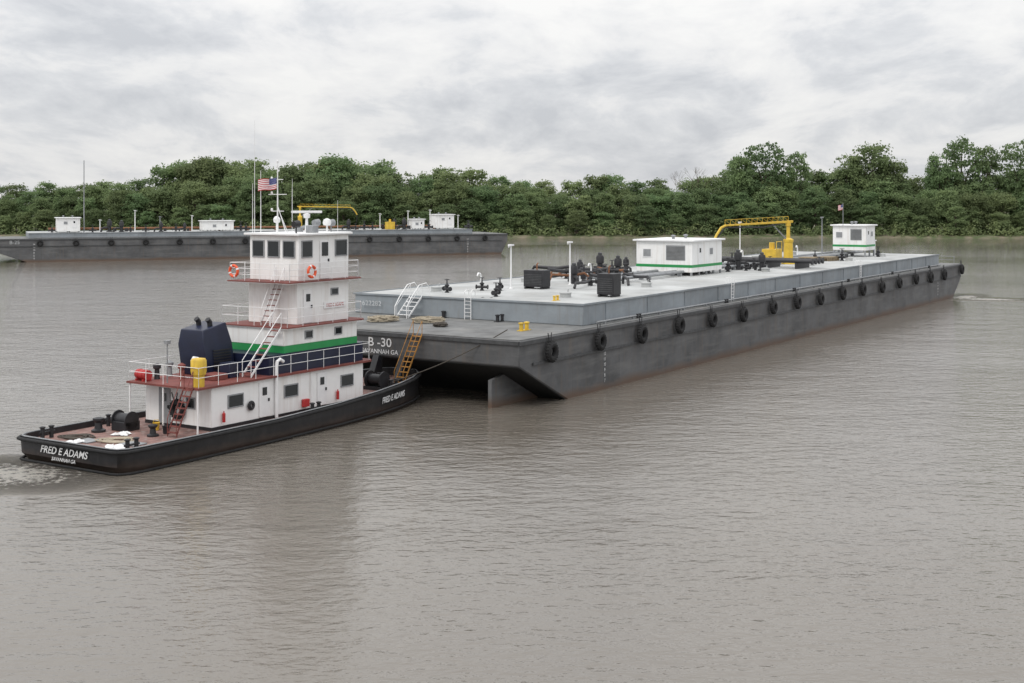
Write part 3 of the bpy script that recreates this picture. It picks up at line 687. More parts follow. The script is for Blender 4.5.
for px,hh,mt2 in ((84,14.5,'grey'),(135,4.3,'white_clean'),(192,3.2,'white_clean'),(380,3.4,'white_clean'),(430,4.2,'white_clean'),(408,4.0,'white_clean'),(458,3.0,'white_clean'),(160,3.0,'grey'),(100,2.4,'white_clean')):
    x=fpx(px,1.5,FT); lamp_post(fb,x,1.5,FT,hh,head=hh<10,mat=mt2,r=0.1)
for px in (52,92,110,121,130,145,160,176,185,240,246,350,355,365,372,385,395,402,426,466,470):
    x=fpx(px,3.0,FT); (valve if random.random()<0.6 else pump)(fb,x,random.uniform(1,5),FT,random.uniform(1.0,1.5))
xa=fpx(300,0,FT); xb=fpx(350,1,FT)
hose_crane(fb,(xa,0,FT+5.1),(xb,1.2,FT+4.9),FT)
x=fpx(390,3,FT); mb=MB(); mb.box(x-0.9,x+0.9,2.2,3.8,FT+0.1,FT+1.7); mb.box(x-1,x+1,2.3,2.5,FT,FT+0.1); mb.box(x-1,x+1,3.5,3.7,FT,FT+0.1); mb.cyl((x,3,FT+1.7),(x,3,FT+2.3),0.25); mb.build('hydraulic_power_pack','yellow',fb)
mb=MB(); mb.tube([(12,-1,FT+0.7),(96,-1,FT+0.7)],0.2,8); mb.tube([(12,0.4,FT+0.7),(96,0.4,FT+0.7)],0.2,8)
for xx in range(14,96,6): mb.box(xx-0.08,xx+0.08,-1.3,0.7,FT,FT+0.5)
mb.build('cargo_pipeline','rust',fb)
text('B-25',1.0,'faded',fb,(FL-6.5,FW/2+0.03,3.8),(-1,0,0),(0,0,1),'name_lettering')
for k,xx in enumerate((9.5,99)):
    for i,nn in enumerate(['14','12','10','8','6','4']): text(nn,0.45,'lettering',fb,(xx,FW/2+0.03,3.4-i*0.55),(-1,0,0),(0,0,1),'draft_mark')
for i in range(15):
    x=5.5+i*6.6; p=FO+fx*x+fy*(FW/2+0.33); tyre_fender((p.x,p.y,3.6),fa,'%s black tyre fender from the right end of the distant barge'%ORD[i],'tyre fenders on the distant barge',0.42,0.19,0.7)

# ------------------------------------------------------------------ tugboat
tg=empty('tugboat',TO,ANG); tag(tg,'white towboat with black hull, green stripe and tall pilothouse pushing the grey barge','tugboat')
OUT=[(-0.65,2.95),(-0.55,3.3),(-0.15,3.58),(0.6,3.68),(4,3.72),(9,3.72),(14,3.68),(17.5,3.45),(20,3.02),(22,2.45),(23.5,1.75),(24.3,1.0)]
ZA=0.86
def sheer(x): return 0.85+ (0.38*((x-9)/15)**1.6 if x>9 else 0)
def bul(x): return 0.28+ (0.0 if x<9 else 0.16*min(1,(x-9)/9))
def ring(fz,sc=1.0,dx=0.0,inn=0.0):
    pts=[]
    for x,hw in OUT: pts.append((x*1.0+dx*( (x-11.7)/11.7 ),-(hw-inn)*sc,fz(x)))
    for x,hw in OUT[::-1]: pts.append((x+dx*((x-11.7)/11.7),(hw-inn)*sc,fz(x)))
    return pts
rings=[ring(lambda x:-0.9,0.8,-1.2),ring(lambda x:0.0,0.955,-0.35),ring(lambda x:0.35,0.985,-0.03),ring(lambda x:sheer(x)+bul(x),1.0,0.0)]
rin=[ring(lambda x:sheer(x)+bul(x),1.0,-0.14,0.12),ring(lambda x:sheer(x)-0.05,1.0,-0.14,0.12)]
allr=rings+rin; n=len(allr[0]); mb=MB(); vs=[p for r_ in allr for p in r_]; fs=[]
for k in range(len(allr)-1):
    for i in range(n): fs.append((k*n+i,k*n+(i+1)%n,(k+1)*n+(i+1)%n,(k+1)*n+i))
fs.append(tuple(range(n))[::-1]); mb.add(vs,fs); hull=mb.build('hull','black',tg)
dk=ring(lambda x:sheer(x),1.0,-0.13,0.11); mb=MB(); k=len(OUT); fs=[]
for i in range(k-1): fs.append((i,i+1,n-2-i,n-1-i))
mb.add(dk,fs); mb.build('main_deck','aftdeck',tg)
mb=MB()
mb.tube([(x,y,z-0.12) for x,y,z in ring(lambda x:sheer(x)+bul(x),1.012,0.08)],0.085,8,closed=True)
mb.tube([(x,y,z) for x,y,z in ring(lambda x:0.06+0.2*(max(0,x-7)/16),1.0,-0.02)],0.06,8,closed=True)
mb.build('rub_rail','rubber',tg)
mb=MB(); mb.tube([(x,y,z+0.01) for x,y,z in ring(lambda x:sheer(x)+bul(x),1.0,-0.05,0.05)],0.035,6,closed=True); mb.build('bulwark_cap','grey',tg)
text('FRED E ADAMS',0.46,'lettering',tg,(-0.70,0.1,0.70),(0,-1,0),(0,0,1),'name_lettering',stretch=1.04,bold=0.005,shear=0.32)
text('SAVANNAH GA',0.23,'lettering',tg,(-0.70,0.1,0.34),(0,-1,0),(0,0,1),'port_lettering',bold=0.002,shear=0.32)
p0=Vector((17.6,-3.43,0)); p1=Vector((19.9,-3.04,0)); dd=(p1-p0).normalized(); nn_=Vector((dd.y,-dd.x,0))
c=(p0+p1)/2+nn_*0.06
text('FRED E ADAMS',0.46,'lettering',tg,(c.x+0.3,c.y+0.05,0.88),(dd.x,dd.y,0.03),(0,0,1),'name_lettering',stretch=0.86,bold=0.008,shear=0.2)

Z1,Z2,Z3,Z4=2.95,5.3,7.6,10.1
hx0,hx1=6.0,17.9
mb=MB(); poly=[(hx0,-2.3),(17.5,-2.3),(hx1,-1.9),(hx1,1.9),(17.5,2.3),(hx0,2.3)]
mb.prism(poly,0.80,Z1); mb.build('main_deckhouse','white',tg,0.03)
mb=MB(); mb.prism([(p[0]+(0.02 if p[0]>7 else -0.02),p[1]*1.008) for p in poly],0.82,1.02); mb.build('house_base_band','black',tg)
ux=4.95
mb=MB(); mb.prism([(ux,-2.5),(18.0,-2.5),(18.4,-2.1),(18.4,2.1),(18.0,2.5),(ux,2.5)],Z1+0.002,Z1+0.10); mb.build('upper_deck','maroon',tg)
def win(x,y,z,w_,h_,face,fr='white_clean',name='window'):
    mb=MB(); g=MB(); t=0.05; r=0.06
    if face=='s':
        for a in ((x-w_/2-r,x+w_/2+r,z+h_/2,z+h_/2+r),(x-w_/2-r,x+w_/2+r,z-h_/2-r,z-h_/2),(x-w_/2-r,x-w_/2,z-h_/2,z+h_/2),(x+w_/2,x+w_/2+r,z-h_/2,z+h_/2)): mb.box(a[0],a[1],y-t,y-0.002,a[2],a[3])
        g.box(x-w_/2,x+w_/2,y-0.02,y-0.004,z-h_/2,z+h_/2)
    elif face=='p':
        for a in ((x-w_/2-r,x+w_/2+r,z+h_/2,z+h_/2+r),(x-w_/2-r,x+w_/2+r,z-h_/2-r,z-h_/2),(x-w_/2-r,x-w_/2,z-h_/2,z+h_/2),(x+w_/2,x+w_/2+r,z-h_/2,z+h_/2)): mb.box(a[0],a[1],y+0.002,y+t,a[2],a[3])
        g.box(x-w_/2,x+w_/2,y+0.004,y+0.02,z-h_/2,z+h_/2)
    else:
        s=-1 if face=='a' else 1
        def bx(m_,y0,y1,z0,z1,o0,o1):
            a,b=x+s*o0,x+s*o1; m_.box(min(a,b),max(a,b),y0,y1,z0,z1)
        for a in ((y-w_/2-r,y+w_/2+r,z+h_/2,z+h_/2+r),(y-w_/2-r,y+w_/2+r,z-h_/2-r,z-h_/2),(y-w_/2-r,y-w_/2,z-h_/2,z+h_/2),(y+w_/2,y+w_/2+r,z-h_/2,z+h_/2)): bx(mb,*a,0.002,t)
        bx(g,y-w_/2,y+w_/2,z-h_/2,z+h_/2,0.004,0.02)
    o=mb.build(name,fr,tg); g.build('pane','glass',o); return o
def door(x,y,face,z0,w_=0.75,h_=1.85,mat='white_clean'):
    mb=MB(); g=MB(); hd=MB()
    if face=='s':
        mb.box(x-w_/2,x+w_/2,y-0.06,y-0.002,z0,z0+h_); g.box(x-0.16,x+0.16,y-0.075,y-0.062,z0+h_-0.65,z0+h_-0.25); hd.box(x+w_/2-0.14,x+w_/2-0.06,y-0.12,y-0.062,z0+h_/2-0.1,z0+h_/2+0.05)
    else:
        mb.box(x-0.06,x-0.002,y-w_/2,y+w_/2,z0,z0+h_); g.box(x-0.075,x-0.062,y-0.16,y+0.16,z0+h_-0.65,z0+h_-0.25); hd.box(x-0.12,x-0.062,y-w_/2+0.06,y-w_/2+0.14,z0+h_/2-0.1,z0+h_/2+0.05)
    o=mb.build('door',mat,tg,0.02); g.build('pane','glass',o); hd.build('door_handle','blacksteel',o); return o
for x in (7.6,11.6,16.1): win(x,-2.3,2.12,0.95,0.55,'s',fr='grey')
for x in (8,12,16): win(x,2.3,2.12,0.95,0.55,'p',fr='grey')
door(9.6,-2.3,'s',1.04,h_=1.75); door(14.0,-2.3,'s',1.04,h_=1.75); door(hx0,0.9,'a',0.95,0.8,1.75,'grey')
win(hx0,-0.9,2.1,0.5,0.45,'a',fr='grey')
mb=MB(); mb.box(12.4,12.85,-2.5,-2.32,1.15,1.55); mb.build('fire_locker','red',tg,0.02)
for k,x in enumerate((6.7,15.2)):
    mb=MB(); mb.lathe((x,-2.42,1.2),[(0.07,0),(0.08,0.05),(0.08,0.42),(0.03,0.48),(0.03,0.54)],12); mb.build('fire_extinguisher','red',tg)
mb=MB(); mb.tube([(10.4,-2.42,0.9),(10.4,-2.42,3.5),(10.45,-2.42,3.75),(10.65,-2.42,3.85),(10.9,-2.42,3.7)],0.09,10); mb.build('vent_pipe','white_clean',tg)
mb=MB(); mb.tube([(13.1,-2.38,0.9),(13.1,-2.38,2.9)],0.03,6); mb.build('drain_pipe','white_clean',tg)
mb=MB(); mb.torus((8.6,-2.4,1.75),(0,1,0),0.2,0.05,18,8); mb.torus((8.6,-2.42,1.75),(0,1,0),0.12,0.05,18,8); mb.build('hose_coil','blacksteel',tg)
for y in (-2.35,0,2.35):
    mb=MB(); mb.cyl((ux+0.1,y,0.8),(ux+0.1,y,Z1),0.045,n=8); mb.build('deck_support','white_clean',tg)
mb=MB(); z=Z1+0.1
rail(mb,[(17.9,-2.42,z),(ux+0.1,-2.42,z),(ux+0.1,2.42,z),(17.9,2.42,z),(18.3,2.05,z),(18.3,-2.05,z)],0.95,(0.5,1.0),1.3,0.016,closed=True)
mb.build('upper_deck_railing','white_clean',tg)
# tower
p2=[(11.3,-2.1),(17.2,-2.1),(17.5,-1.8),(17.5,1.8),(17.2,2.1),(11.3,2.1)]
mb=MB(); mb.prism(p2,4.42,Z2); mb.build('crew_deckhouse','white',tg,0.03)
mb=MB(); mb.prism([(x,y*1.01) for x,y in p2],4.06,4.418); mb.build('green_band','green',tg)
mb=MB(); mb.prism([(10.1,-2.2),(17.6,-2.2),(18.0,-1.8),(18.0,1.8),(17.6,2.2),(10.1,2.2)],Z1+0.1,4.058); mb.build('navy_casing','navy',tg)
win(15.6,-2.1,4.88,0.5,0.32,'s',fr='grey'); win(13.2,-2.1,4.88,0.5,0.32,'s',fr='grey')
mb=MB(); mb.prism([(11.2,-2.4),(17.4,-2.4),(17.8,-2.0),(17.8,2.0),(17.4,2.4),(11.2,2.4)],Z2+0.002,Z2+0.09); mb.build('boat_deck','white_clean',tg)
mb=MB(); mb.prism([(11.17,-2.43),(17.42,-2.43),(17.83,-2.0),(17.83,2.0),(17.42,2.43),(11.17,2.43)],Z2+0.04,Z2+0.098); mb.build('boat_deck_edge','maroon',tg)
mb=MB(); z=Z2+0.10; rail(mb,[(17.3,-2.33,z),(11.3,-2.33,z),(11.3,2.33,z),(17.3,2.33,z),(17.7,1.95,z),(17.7,-1.95,z)],0.95,(0.5,1.0),1.2,0.017,closed=True); mb.build('boat_deck_railing','white_clean',tg)
p3=[(12.7,-1.75),(16.9,-1.75),(17.2,-1.45),(17.2,1.45),(16.9,1.75),(12.7,1.75)]
mb=MB(); mb.prism(p3,Z2+0.10,Z3); mb.build('lower_wheelhouse','white',tg,0.03)
door(13.5,-1.75,'s',Z2+0.14,0.7,1.8)
mb=MB(); mb.box(14.8,16.6,-1.80,-1.752,6.1,6.45); o=mb.build('name_board','white_clean',tg,0.01)
text('FRED E ADAMS',0.24,'red',o,(15.7,-1.806,6.27),(1,0,0),(0,0,1),'board_lettering',stretch=0.9)
win(15.7,-1.75,7.0,0.5,0.28,'s',fr='grey')
mb=MB(); mb.prism([(11.6,-2.2),(17.4,-2.2),(17.8,-1.8),(17.8,1.8),(17.4,2.2),(11.6,2.2)],Z3+0.002,Z3+0.09); mb.build('bridge_deck','white_clean',tg)
mb=MB(); mb.prism([(11.57,-2.23),(17.42,-2.23),(17.83,-1.8),(17.83,1.8),(17.42,2.23),(11.57,2.23)],Z3+0.04,Z3+0.098); mb.build('bridge_deck_edge','maroon',tg)
mb=MB(); z=Z3+0.10; rail(mb,[(17.3,-2.13,z),(11.7,-2.13,z),(11.7,2.13,z),(17.3,2.13,z),(17.7,1.75,z),(17.7,-1.75,z)],0.95,(0.35,0.68,1.0),1.1,0.017,closed=True); mb.build('bridge_railing','white_clean',tg)
pp=[(12.8,-1.75),(16.9,-1.75),(17.3,-1.3),(17.3,1.3),(16.9,1.75),(12.8,1.75)]
mb=MB(); mb.prism(pp,Z3+0.10,Z4); ph=mb.build('pilothouse','white',tg,0.03)
yp=1.75
for x,w_ in ((13.45,0.75),(16.25,0.9)): win(x,-yp,9.38,w_,0.8,'s',fr='grey'); win(x,yp,9.38,w_,0.8,'p',fr='grey')
door(14.85,-yp,'s',Z3+0.14,0.75,2.05)
mb=MB(); mb.box(14.6,15.1,-yp-0.085,-yp-0.065,8.98,9.72); mb.build('pane','glass',tg.children[-1])
for y in (-1.1,0,1.1): win(12.8,y,9.38,0.75,0.8,'a',fr='grey')
for y in (-0.55,0.55): win(17.3,y,9.38,0.8,0.8,'f',fr='grey')
mb=MB(); mb.prism([(12.55,-1.98),(17.0,-1.98),(17.55,-1.4),(17.55,1.4),(17.0,1.98),(12.55,1.98)],Z4+0.002,Z4+0.13); mb.build('pilothouse_roof','white_clean',tg,0.03)
ms=MB(); mt_=MB()
stair(ms,mt_,(11.5,-0.6,Z2+0.1),(12.65,-0.6,Z3),(0,1,0),0.6,8)
o=ms.build('inclined_ladder','white_clean',tg); mt_.build('treads','maroon',o)
ms=MB(); mt_=MB(); stair(ms,mt_,(9.0,-1.7,Z1+0.1),(11.2,-1.7,Z2),(0,1,0),0.6,8); o=ms.build('inclined_ladder','white_clean',tg); mt_.build('treads','maroon',o)
ms=MB(); mt_=MB(); stair(ms,mt_,(3.9,-1.85,ZA),(4.95,-1.85,Z1+0.05),(0,1,0),0.6,8); o=ms.build('inclined_ladder','maroon',tg); mt_.build('treads','maroon',o)
# funnel casing
mb=MB(); zb=Z1+0.1
A=[(8.2,0.1),(10.1,0.1),(10.1,2.1),(8.2,2.1)]; B_=[(7.85,0.2),(9.9,0.2),(9.9,2.0),(7.85,2.0)]
vs=[(x,y,zb) for x,y in A]+[(x,y,zb+1.6) for x,y in B_]+[(7.95,0.3,zb+2.35),(9.55,0.3,zb+2.65),(9.55,1.9,zb+2.65),(7.95,1.9,zb+2.35)]
mb.add(vs,[(0,3,2,1)]+[(k*4+i,k*4+(i+1)%4,(k+1)*4+(i+1)%4,(k+1)*4+i) for k in (0,1) for i in range(4)]+[(8,9,10,11)])
fn_=mb.build('funnel','navy',tg,0.05)
for y in (0.65,1.45):
    mb=MB(); mb.tube([(8.8,y,zb+2.3),(8.75,y,zb+2.7),(8.6,y,zb+2.85)],0.14,10); mb.build('exhaust_pipe','blacksteel',fn_)
mb=MB()
for i in range(7): mb.box(8.5,9.7,0.02+i*0.012,0.08+i*0.012,zb+0.4+i*0.14,zb+0.46+i*0.14)
mb.build('louvres','blacksteel',fn_)
mb=MB(); mb.box(7.2,8.1,-1.3,-0.35,zb,zb+0.3); mb.build('engine_room_hatch','maroon',tg,0.03)
mb=MB(); mb.box(8.3,9.0,-1.2,-0.5,zb,zb+0.75); mb.build('deck_locker','navy',tg,0.03)
mb=MB(); mb.lathe((5.45,-2.0,Z1+0.1),[(0.28,0),(0.28,0.55),(0.34,0.58),(0.38,0.75),(0.38,1.25),(0.32,1.35),(0.1,1.38)],20); mb.build('ventilator','yellow',tg)
mb=MB(); mb.tube([(6.8,-0.6,zb),(6.8,-0.6,zb+0.9),(6.7,-0.6,zb+1.1),(6.5,-0.6,zb+1.15),(6.4,-0.6,zb+1.0)],0.12,10); mb.build('ventilator','white_clean',tg)
mb=MB(); mb.cyl((5.5,0.2,zb),(5.5,0.2,zb+1.9),0.035,n=8); mb.box(5.38,5.62,0.08,0.32,zb+1.9,zb+2.08); mb.build('aft_floodlight_post','grey',tg)
for k,(x,y,m_) in enumerate(((6.2,1.7,'blacksteel'),(7.3,2.0,'grey'),(6.9,0.7,'maroon'))):
    mb=MB(); mb.lathe((x,y,zb),[(0.16,0),(0.14,0.08),(0.12,0.5),(0.2,0.55),(0.2,0.7),(0.05,0.8)],12); mb.build('deck_vent',m_,tg)
zr=Z4+0.13
mb=MB(); mb.cyl((13.2,0.1,zr),(13.2,0.1,14.0),0.045,0.025,8)
for z,l in ((11.4,0.45),(12.3,0.65),(13.1,0.4)): mb.cyl((13.2,0.1-l,z),(13.2,0.1+l,z),0.02,n=6)
mb.cyl((13.2,-0.5,zr),(13.2,0.05,11.6),0.022,n=6); mb.cyl((14.0,0.1,zr),(13.2,0.1,11.6),0.022,n=6)
for z in (11.4,12.3,13.1,14.0): mb.lathe((13.2,0.1+(0.42 if z<13.5 else 0),z),[(0.05,0),(0.06,0.04),(0.06,0.13),(0.02,0.16)],8)
mast=mb.build('mast','white_clean',tg)
for x,y,z,r_ in ((12.8,1.4,16.3,0.022),(12.8,0.95,13.6,0.03),(12.8,1.55,12.9,0.025),(12.8,-1.3,12.6,0.016),(15.8,1.4,13.2,0.016),(16.4,-1.4,12.0,0.014)):
    mb=MB(); mb.cyl((x,y,zr),(x,y,z),r_,r_*0.5,6); mb.build('whip_antenna','white_clean',tg)
mb=MB(); mb.lathe((15.2,-0.2,zr),[(0.12,0),(0.09,0.3),(0.07,0.75),(0.18,0.8),(0.2,1.0),(0.08,1.05)],12); rp=mb.build('radar_pedestal','white_clean',tg)
mb=MB(); mb.box(14.35,16.05,-0.3,-0.1,zr+1.05,zr+1.18)
q=Matrix.Translation((15.2,-0.2,0))@Matrix.Rotation(R(-35),4,'Z')@Matrix.Translation((-15.2,0.2,0)); mb.v=[tuple(q@Vector(v)) for v in mb.v]; mb.build('radar_scanner','white_clean',rp,0.03)
mb=MB(); mb.lathe((16.2,-0.8,zr),[(0.05,0),(0.05,0.35),(0.2,0.37),(0.24,0.5),(0.2,0.68),(0.05,0.75)],14); mb.build('satellite_dome','white_clean',tg)
mb=MB(); mb.lathe((14.0,0.9,zr),[(0.05,0),(0.05,0.5),(0.17,0.55),(0.2,0.72),(0.12,0.85),(0.02,0.9)],14); mb.build('satellite_dome','white_clean',tg)
for x,y in ((16.9,-0.5),(16.9,0.6),(12.9,-1.5)):
    mb=MB(); mb.cyl((x,y,zr),(x,y,zr+0.35),0.04,n=8); mb.cyl((x-0.2,y,zr+0.48),(x+0.18,y,zr+0.5),0.17,0.2,14); mb.build('searchlight','grey' if x>14 else 'blacksteel',tg)
mb=MB(); mb.cyl((15.6,0.6,zr+0.2),(16.4,0.6,zr+0.24),0.04,0.13,10); mb.cyl((15.6,0.85,zr+0.2),(16.2,0.85,zr+0.24),0.04,0.11,10); mb.box(15.5,15.7,0.5,0.95,zr,zr+0.2); mb.build('air_horn','grey',tg)
mb=MB(); mb.box(14.2,14.7,-1.5,-1.0,zr,zr+0.4); mb.build('roof_air_conditioner','grey',tg,0.03)
def capstan(x,y,s=1):
    mb=MB(); z=ZA; mb.lathe((x,y,z),[(0.42*s,0),(0.42*s,0.12*s),(0.24*s,0.2*s),(0.2*s,0.55*s),(0.34*s,0.72*s),(0.34*s,0.82*s),(0.1*s,0.88*s)],18); mb.build('capstan','blacksteel',tg)
capstan(3.0,2.2,0.8); capstan(3.6,-0.9,0.65)
def tbitt(x,y,mat='blacksteel'):
    mb=MB(); z=sheer(x); 
    for k in (-0.25,0.25): mb.lathe((x+k,y,z),[(0.1,0),(0.1,0.5),(0.14,0.52),(0.14,0.57),(0.03,0.6)],12)
    mb.cyl((x-0.42,y,z+0.3),(x+0.42,y,z+0.3),0.05,n=8); mb.build('mooring_bitt',mat,tg)
for x,y in ((0.6,2.9),(0.6,-2.9),(12.5,-3.2),(20.4,-2.2),(20.4,2.2),(4.6,3.1),(21.6,0.0)): tbitt(x,y)
mb=MB(); mb.box(3.6,4.5,1.0,2.0,ZA,1.3); mb.cyl((4.0,1.05,1.35),(4.0,1.95,1.35),0.32,n=18); mb.cyl((4.0,1.0,1.35),(4.0,1.06,1.35),0.45,n=18); mb.cyl((4.0,1.94,1.35),(4.0,2.0,1.35),0.45,n=18); mb.build('deck_winch','blacksteel',tg,0.02)
for a in ((1.3,2.1,-2.2,-1.2),(0.7,1.5,0.2,1.1)):
    mb=MB(); mb.box(*a,ZA-0.005,ZA+0.05); mb.build('hatch_cover','grey',tg,0.01)
zf=sheer(19.5)
for y in (-1.3,1.3):
    mb=MB(); mb.cyl((20.0,y-0.5,zf+0.55),(20.0,y+0.5,zf+0.55),0.32,n=18); mb.cyl((20.0,y-0.56,zf+0.55),(20.0,y-0.48,zf+0.55),0.5,n=18); mb.cyl((20.0,y+0.48,zf+0.55),(20.0,y+0.56,zf+0.55),0.5,n=18); mb.box(19.5,20.5,y-0.6,y+0.6,zf,zf+0.2); mb.build('face_winch','blacksteel',tg)
for y in (-1.0,1.0):
    mb=MB(); mb.prism_y([(21.9,1.1),(22.2,1.3),(22.8,2.6),(23.08,2.6),(23.08,1.15),(22.8,0.9)],y-0.22,y+0.22); k_=mb.build('push_knee','black',tg,0.03)
    mb=MB(); 
    for i in range(3): mb.box(23.082,23.15,y-0.22,y+0.22,1.65+i*0.3,1.88+i*0.3)
    mb.build('knee_rubber','rubber',k_)

def life_ring(x,y,z,ax,label):
    p=tw(x,y,z); t=empty('life_ring',p,ANG); tag(t,label,'life ring','life rings on the tugboat railings')
    mb=MB(); mb.torus((0,0,0),ax,0.29,0.075,28,10); mb.build('ring','orange',t)
    mb=MB(); A=Vector(ax).normalized(); a=A.orthogonal().normalized(); b=A.cross(a)
    for k in range(4):
        t0=k*math.pi/2+0.4
        mb.tube([(a*math.cos(t0+q)+b*math.sin(t0+q))*0.29 for q in (-0.14,0,0.14)],0.082,10)
    mb.build('reflective_band','white_clean',t)
life_ring(13.3,-2.24,8.2,(0,1,0),'orange life ring on the starboard bridge railing below the pilothouse windows')
life_ring(11.58,1.75,8.2,(1,0,0),'orange life ring on the aft port corner of the bridge railing')
def us_flag(name,loc,rz,w_,h_,label):
    t=empty(name,loc,rz); tag(t,label,'flag')
    nseg=10
    def z_off(u): return 0.12*math.sin(u*7)*w_
    def strip(m_,u0,u1,v0,v1,off=0):
        vs=[];fs=[]
        for i in range(nseg+1):
            u=u0+(u1-u0)*i/nseg; 
            for v in (v0,v1): vs.append((-u*w_,z_off(u)+off,v*h_-u*0.22*h_-0.05*h_*math.sin(u*6)))
        for i in range(nseg): fs.append((2*i,2*i+2,2*i+3,2*i+1))
        m_.add(vs,fs)
    r_=MB(); w2=MB(); b_=MB(); s_=MB()
    for i in range(13):
        u0=0.4 if i>=6 else 0.0
        strip(r_ if i%2==0 else w2,u0,1.0,i/13,(i+1)/13)
    strip(b_,0,0.4,6/13,1.0)
    for rr in range(5):
        for cc in range(6):
            u=0.035+cc*0.062; v=6/13+0.06+rr*0.1
            for off in (-0.006,0.006): strip(s_,u,u+0.02,v,v+0.03,off)
    o=r_.build('red_stripes','flagred',t); w2.build('white_stripes','flagwhite',t); b_.build('canton','flagblue',t); s_.build('stars','flagwhite',t)
    return t
us_flag('national_flag',tw(13.18,0.1,12.6)-Vector((0.04,0,0)),0.25,0.98,0.62,'striped red and white flag with blue canton on the tugboat mast')
pz=bw(staff2[0],staff2[1],10.9); us_flag('national_flag',(pz.x-0.04,pz.y,pz.z),0.6,0.7,0.6,'small striped flag on the staff by the barge bow deckhouse')

gs=empty('gangway_stair',tw(21.25,-2.0,sheer(21.2)),ANG); tag(gs,'ochre yellow boarding stair leaning from the tugboat bow up to the barge stern','stairs')
ms=MB(); mt_=MB(); stair(ms,mt_,(-0.1,0,0.02),(1.75,0,2.85),(0,1,0),0.65,10); ms.build('stringers_and_handrails','stairyellow',gs); mt_.build('treads','stairyellow',gs)
def line(a,b,sag,r,name,label,mat='darkrope'):
    a=Vector(a); b=Vector(b); n_=24
    mb=MB(); mb.tube([a.lerp(b,i/n_)-Vector((0,0,sag*4*(i/n_)*(1-i/n_)))-a for i in range(n_+1)],r,6); o=mb.build(name,mat); o.location=a; tag(o,label,'rope'); return o
line(tw(20.4,-2.2,sheer(20.4)+0.45),bw(0.9,-8.9,4.5),0.25,0.032,'mooring_line','taut dark line from the tugboat bow bitts to the near stern corner of the barge')
line(tw(20.4,2.2,sheer(20.4)+0.45),bw(1.5,9.0,4.5),0.25,0.032,'mooring_line','taut dark line from the port bow bitts to the hidden stern corner of the barge')
def rope_pile(px,py,zb,s,label,mat='rope'):
    x,y=ploc(px,py,zb); p=bw(x,y,zb+0.03); mb=MB(); pts=[]; rnd=random.Random(px)
    for i in range(150):
        a=i*0.42; rr=s*(0.45+0.5*rnd.random()*0.6+0.25*math.sin(i*0.13)); pts.append((rr*math.cos(a)*1.3,rr*math.sin(a),0.05+0.32*s*(i/150)+rnd.uniform(0,0.04)))
    mb.tube(pts,0.045,6); o=mb.build('rope_pile',mat); o.location=p; o.rotation_euler=(0,0,rnd.uniform(0,3)); tag(o,label,'rope')
rope_pile(428,323,4.0,0.9,'pale tangled rope pile on the stern deck below the trunk stair')
rope_pile(382,322,4.0,0.9,'tan rope heap on the stern deck just right of the tugboat tower')
rope_pile(440,327,4.0,0.5,'small rope coil beside the larger pile on the stern deck','darkrope')
rope_pile(803,262,ZT,1.0,'coiled hose pile on the trunk deck right of the yellow crane')
def pallet_stack(px,py,label,rot,nl):
    x,y=ploc(px,py,ZT); p=bw(x,y,ZT+0.03); mb=MB(); z=0
    for k in range(nl):
        for i in range(3): mb.box(-1.2,1.2,-0.7+i*0.65,-0.6+i*0.65,z,z+0.1)
        for i in range(7): mb.box(-1.15+i*0.36,-0.9+i*0.36,-0.8,0.8,z+0.1,z+0.14)
        z+=0.15
    o=mb.build('pallet_stack','wood'); o.location=p; o.rotation_euler=(0,0,ANG+rot); tag(o,label,'pallets')
pallet_stack(808,263,'weathered timber pallets stacked just right of the yellow crane pedestal',0.1,4)
pallet_stack(828,261,'weathered timber pallets stacked near the barge bow deckhouse',-0.2,3)
def bucket(x,y,z,mat,label):
    mb=MB(); mb.lathe((0,0,0),[(0.13,0),(0.17,0.34),(0.18,0.36),(0.16,0.36),(0.15,0.3)],16); mb.tube([(-0.17,0,0.34),(-0.1,0,0.5),(0.1,0,0.5),(0.17,0,0.34)],0.012,5)
    o=mb.build('bucket',mat); p=tw(x,y,z); o.location=p; tag(o,label,'bucket')
bucket(4.8,0.2,ZA,'yellow','yellow bucket on the aft deck by the tugboat house door')
bucket(4.4,-0.9,ZA,'blacksteel','dark bucket on the aft deck near the maroon ladder')
tyre_fender(tw(hx0-0.16,-0.1,1.75),ANG+math.pi/2,'black tyre hung flat on the aft wall of the tugboat house',None,0.34,0.14,0.5)
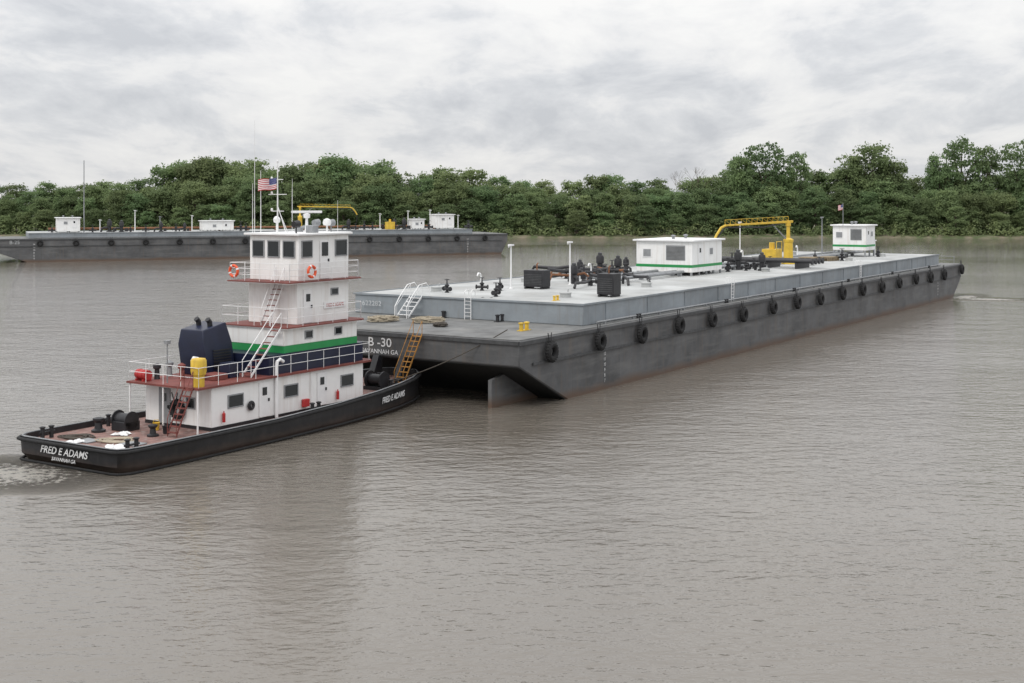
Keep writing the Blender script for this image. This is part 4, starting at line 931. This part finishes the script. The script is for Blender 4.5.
mb=MB(); mb.cyl((-0.45,0,0.3),(0.45,0,0.3),0.24,n=18); mb.torus((-0.2,0,0.3),(1,0,0),0.24,0.02,18,6); mb.torus((0.2,0,0.3),(1,0,0),0.24,0.02,18,6); mb.box(-0.35,-0.25,-0.25,0.25,0,0.1); mb.box(0.25,0.35,-0.25,0.25,0,0.1)
o=mb.build('liferaft_canister','red'); o.location=tw(5.5,1.9,Z1+0.1); o.rotation_euler=(0,0,ANG+1.4); tag(o,'red canister on the aft port corner of the tugboat upper deck','life raft')
def flat_rope(x,y,s,mat,label):
    rnd=random.Random(int(x*10)); pts=[]
    for i in range(90): a=i*0.35; rr=s*(0.3+0.6*i/90); pts.append((rr*math.cos(a)*1.4+0.1*math.sin(i),rr*math.sin(a),0.04+0.02*math.sin(i*0.7)))
    mb=MB(); mb.tube(pts,0.035,6); o=mb.build('rope_coil',mat); o.location=tw(x,y,ZA); tag(o,label,'rope')
flat_rope(1.9,-0.4,0.8,'rope','pale rope faked out across the tugboat aft deck')
flat_rope(1.5,1.9,0.7,'darkrope','dark rope coil on the port side of the tugboat aft deck')
def tarp(x,y,w_,h_,label,seed):
    rnd=random.Random(seed); g=9; vs=[];fs=[]
    for i in range(g):
        for j in range(g): vs.append(((i/(g-1)-0.5)*w_+rnd.uniform(-.05,.05),(j/(g-1)-0.5)*h_+rnd.uniform(-.05,.05),0.03+rnd.uniform(0,0.13)*(1 if 0<i<g-1 and 0<j<g-1 else 0.1)))
    for i in range(g-1):
        for j in range(g-1): fs.append((i*g+j,(i+1)*g+j,(i+1)*g+j+1,i*g+j+1))
    mb=MB(); mb.add(vs,fs); o=mb.build('crumpled_tarp','white_clean'); o.location=tw(x,y,ZA); o.rotation_euler=(0,0,ANG+seed); tag(o,label,'tarp')
tarp(0.6,-1.9,1.3,0.8,'crumpled white tarp at the near stern corner of the tugboat deck',1)
tarp(3.0,0.6,0.8,0.6,'crumpled white cloth in the middle of the tugboat aft deck',2)
tarp(0.5,0.8,0.9,0.5,'crumpled white cloth by the transom of the tugboat',3)
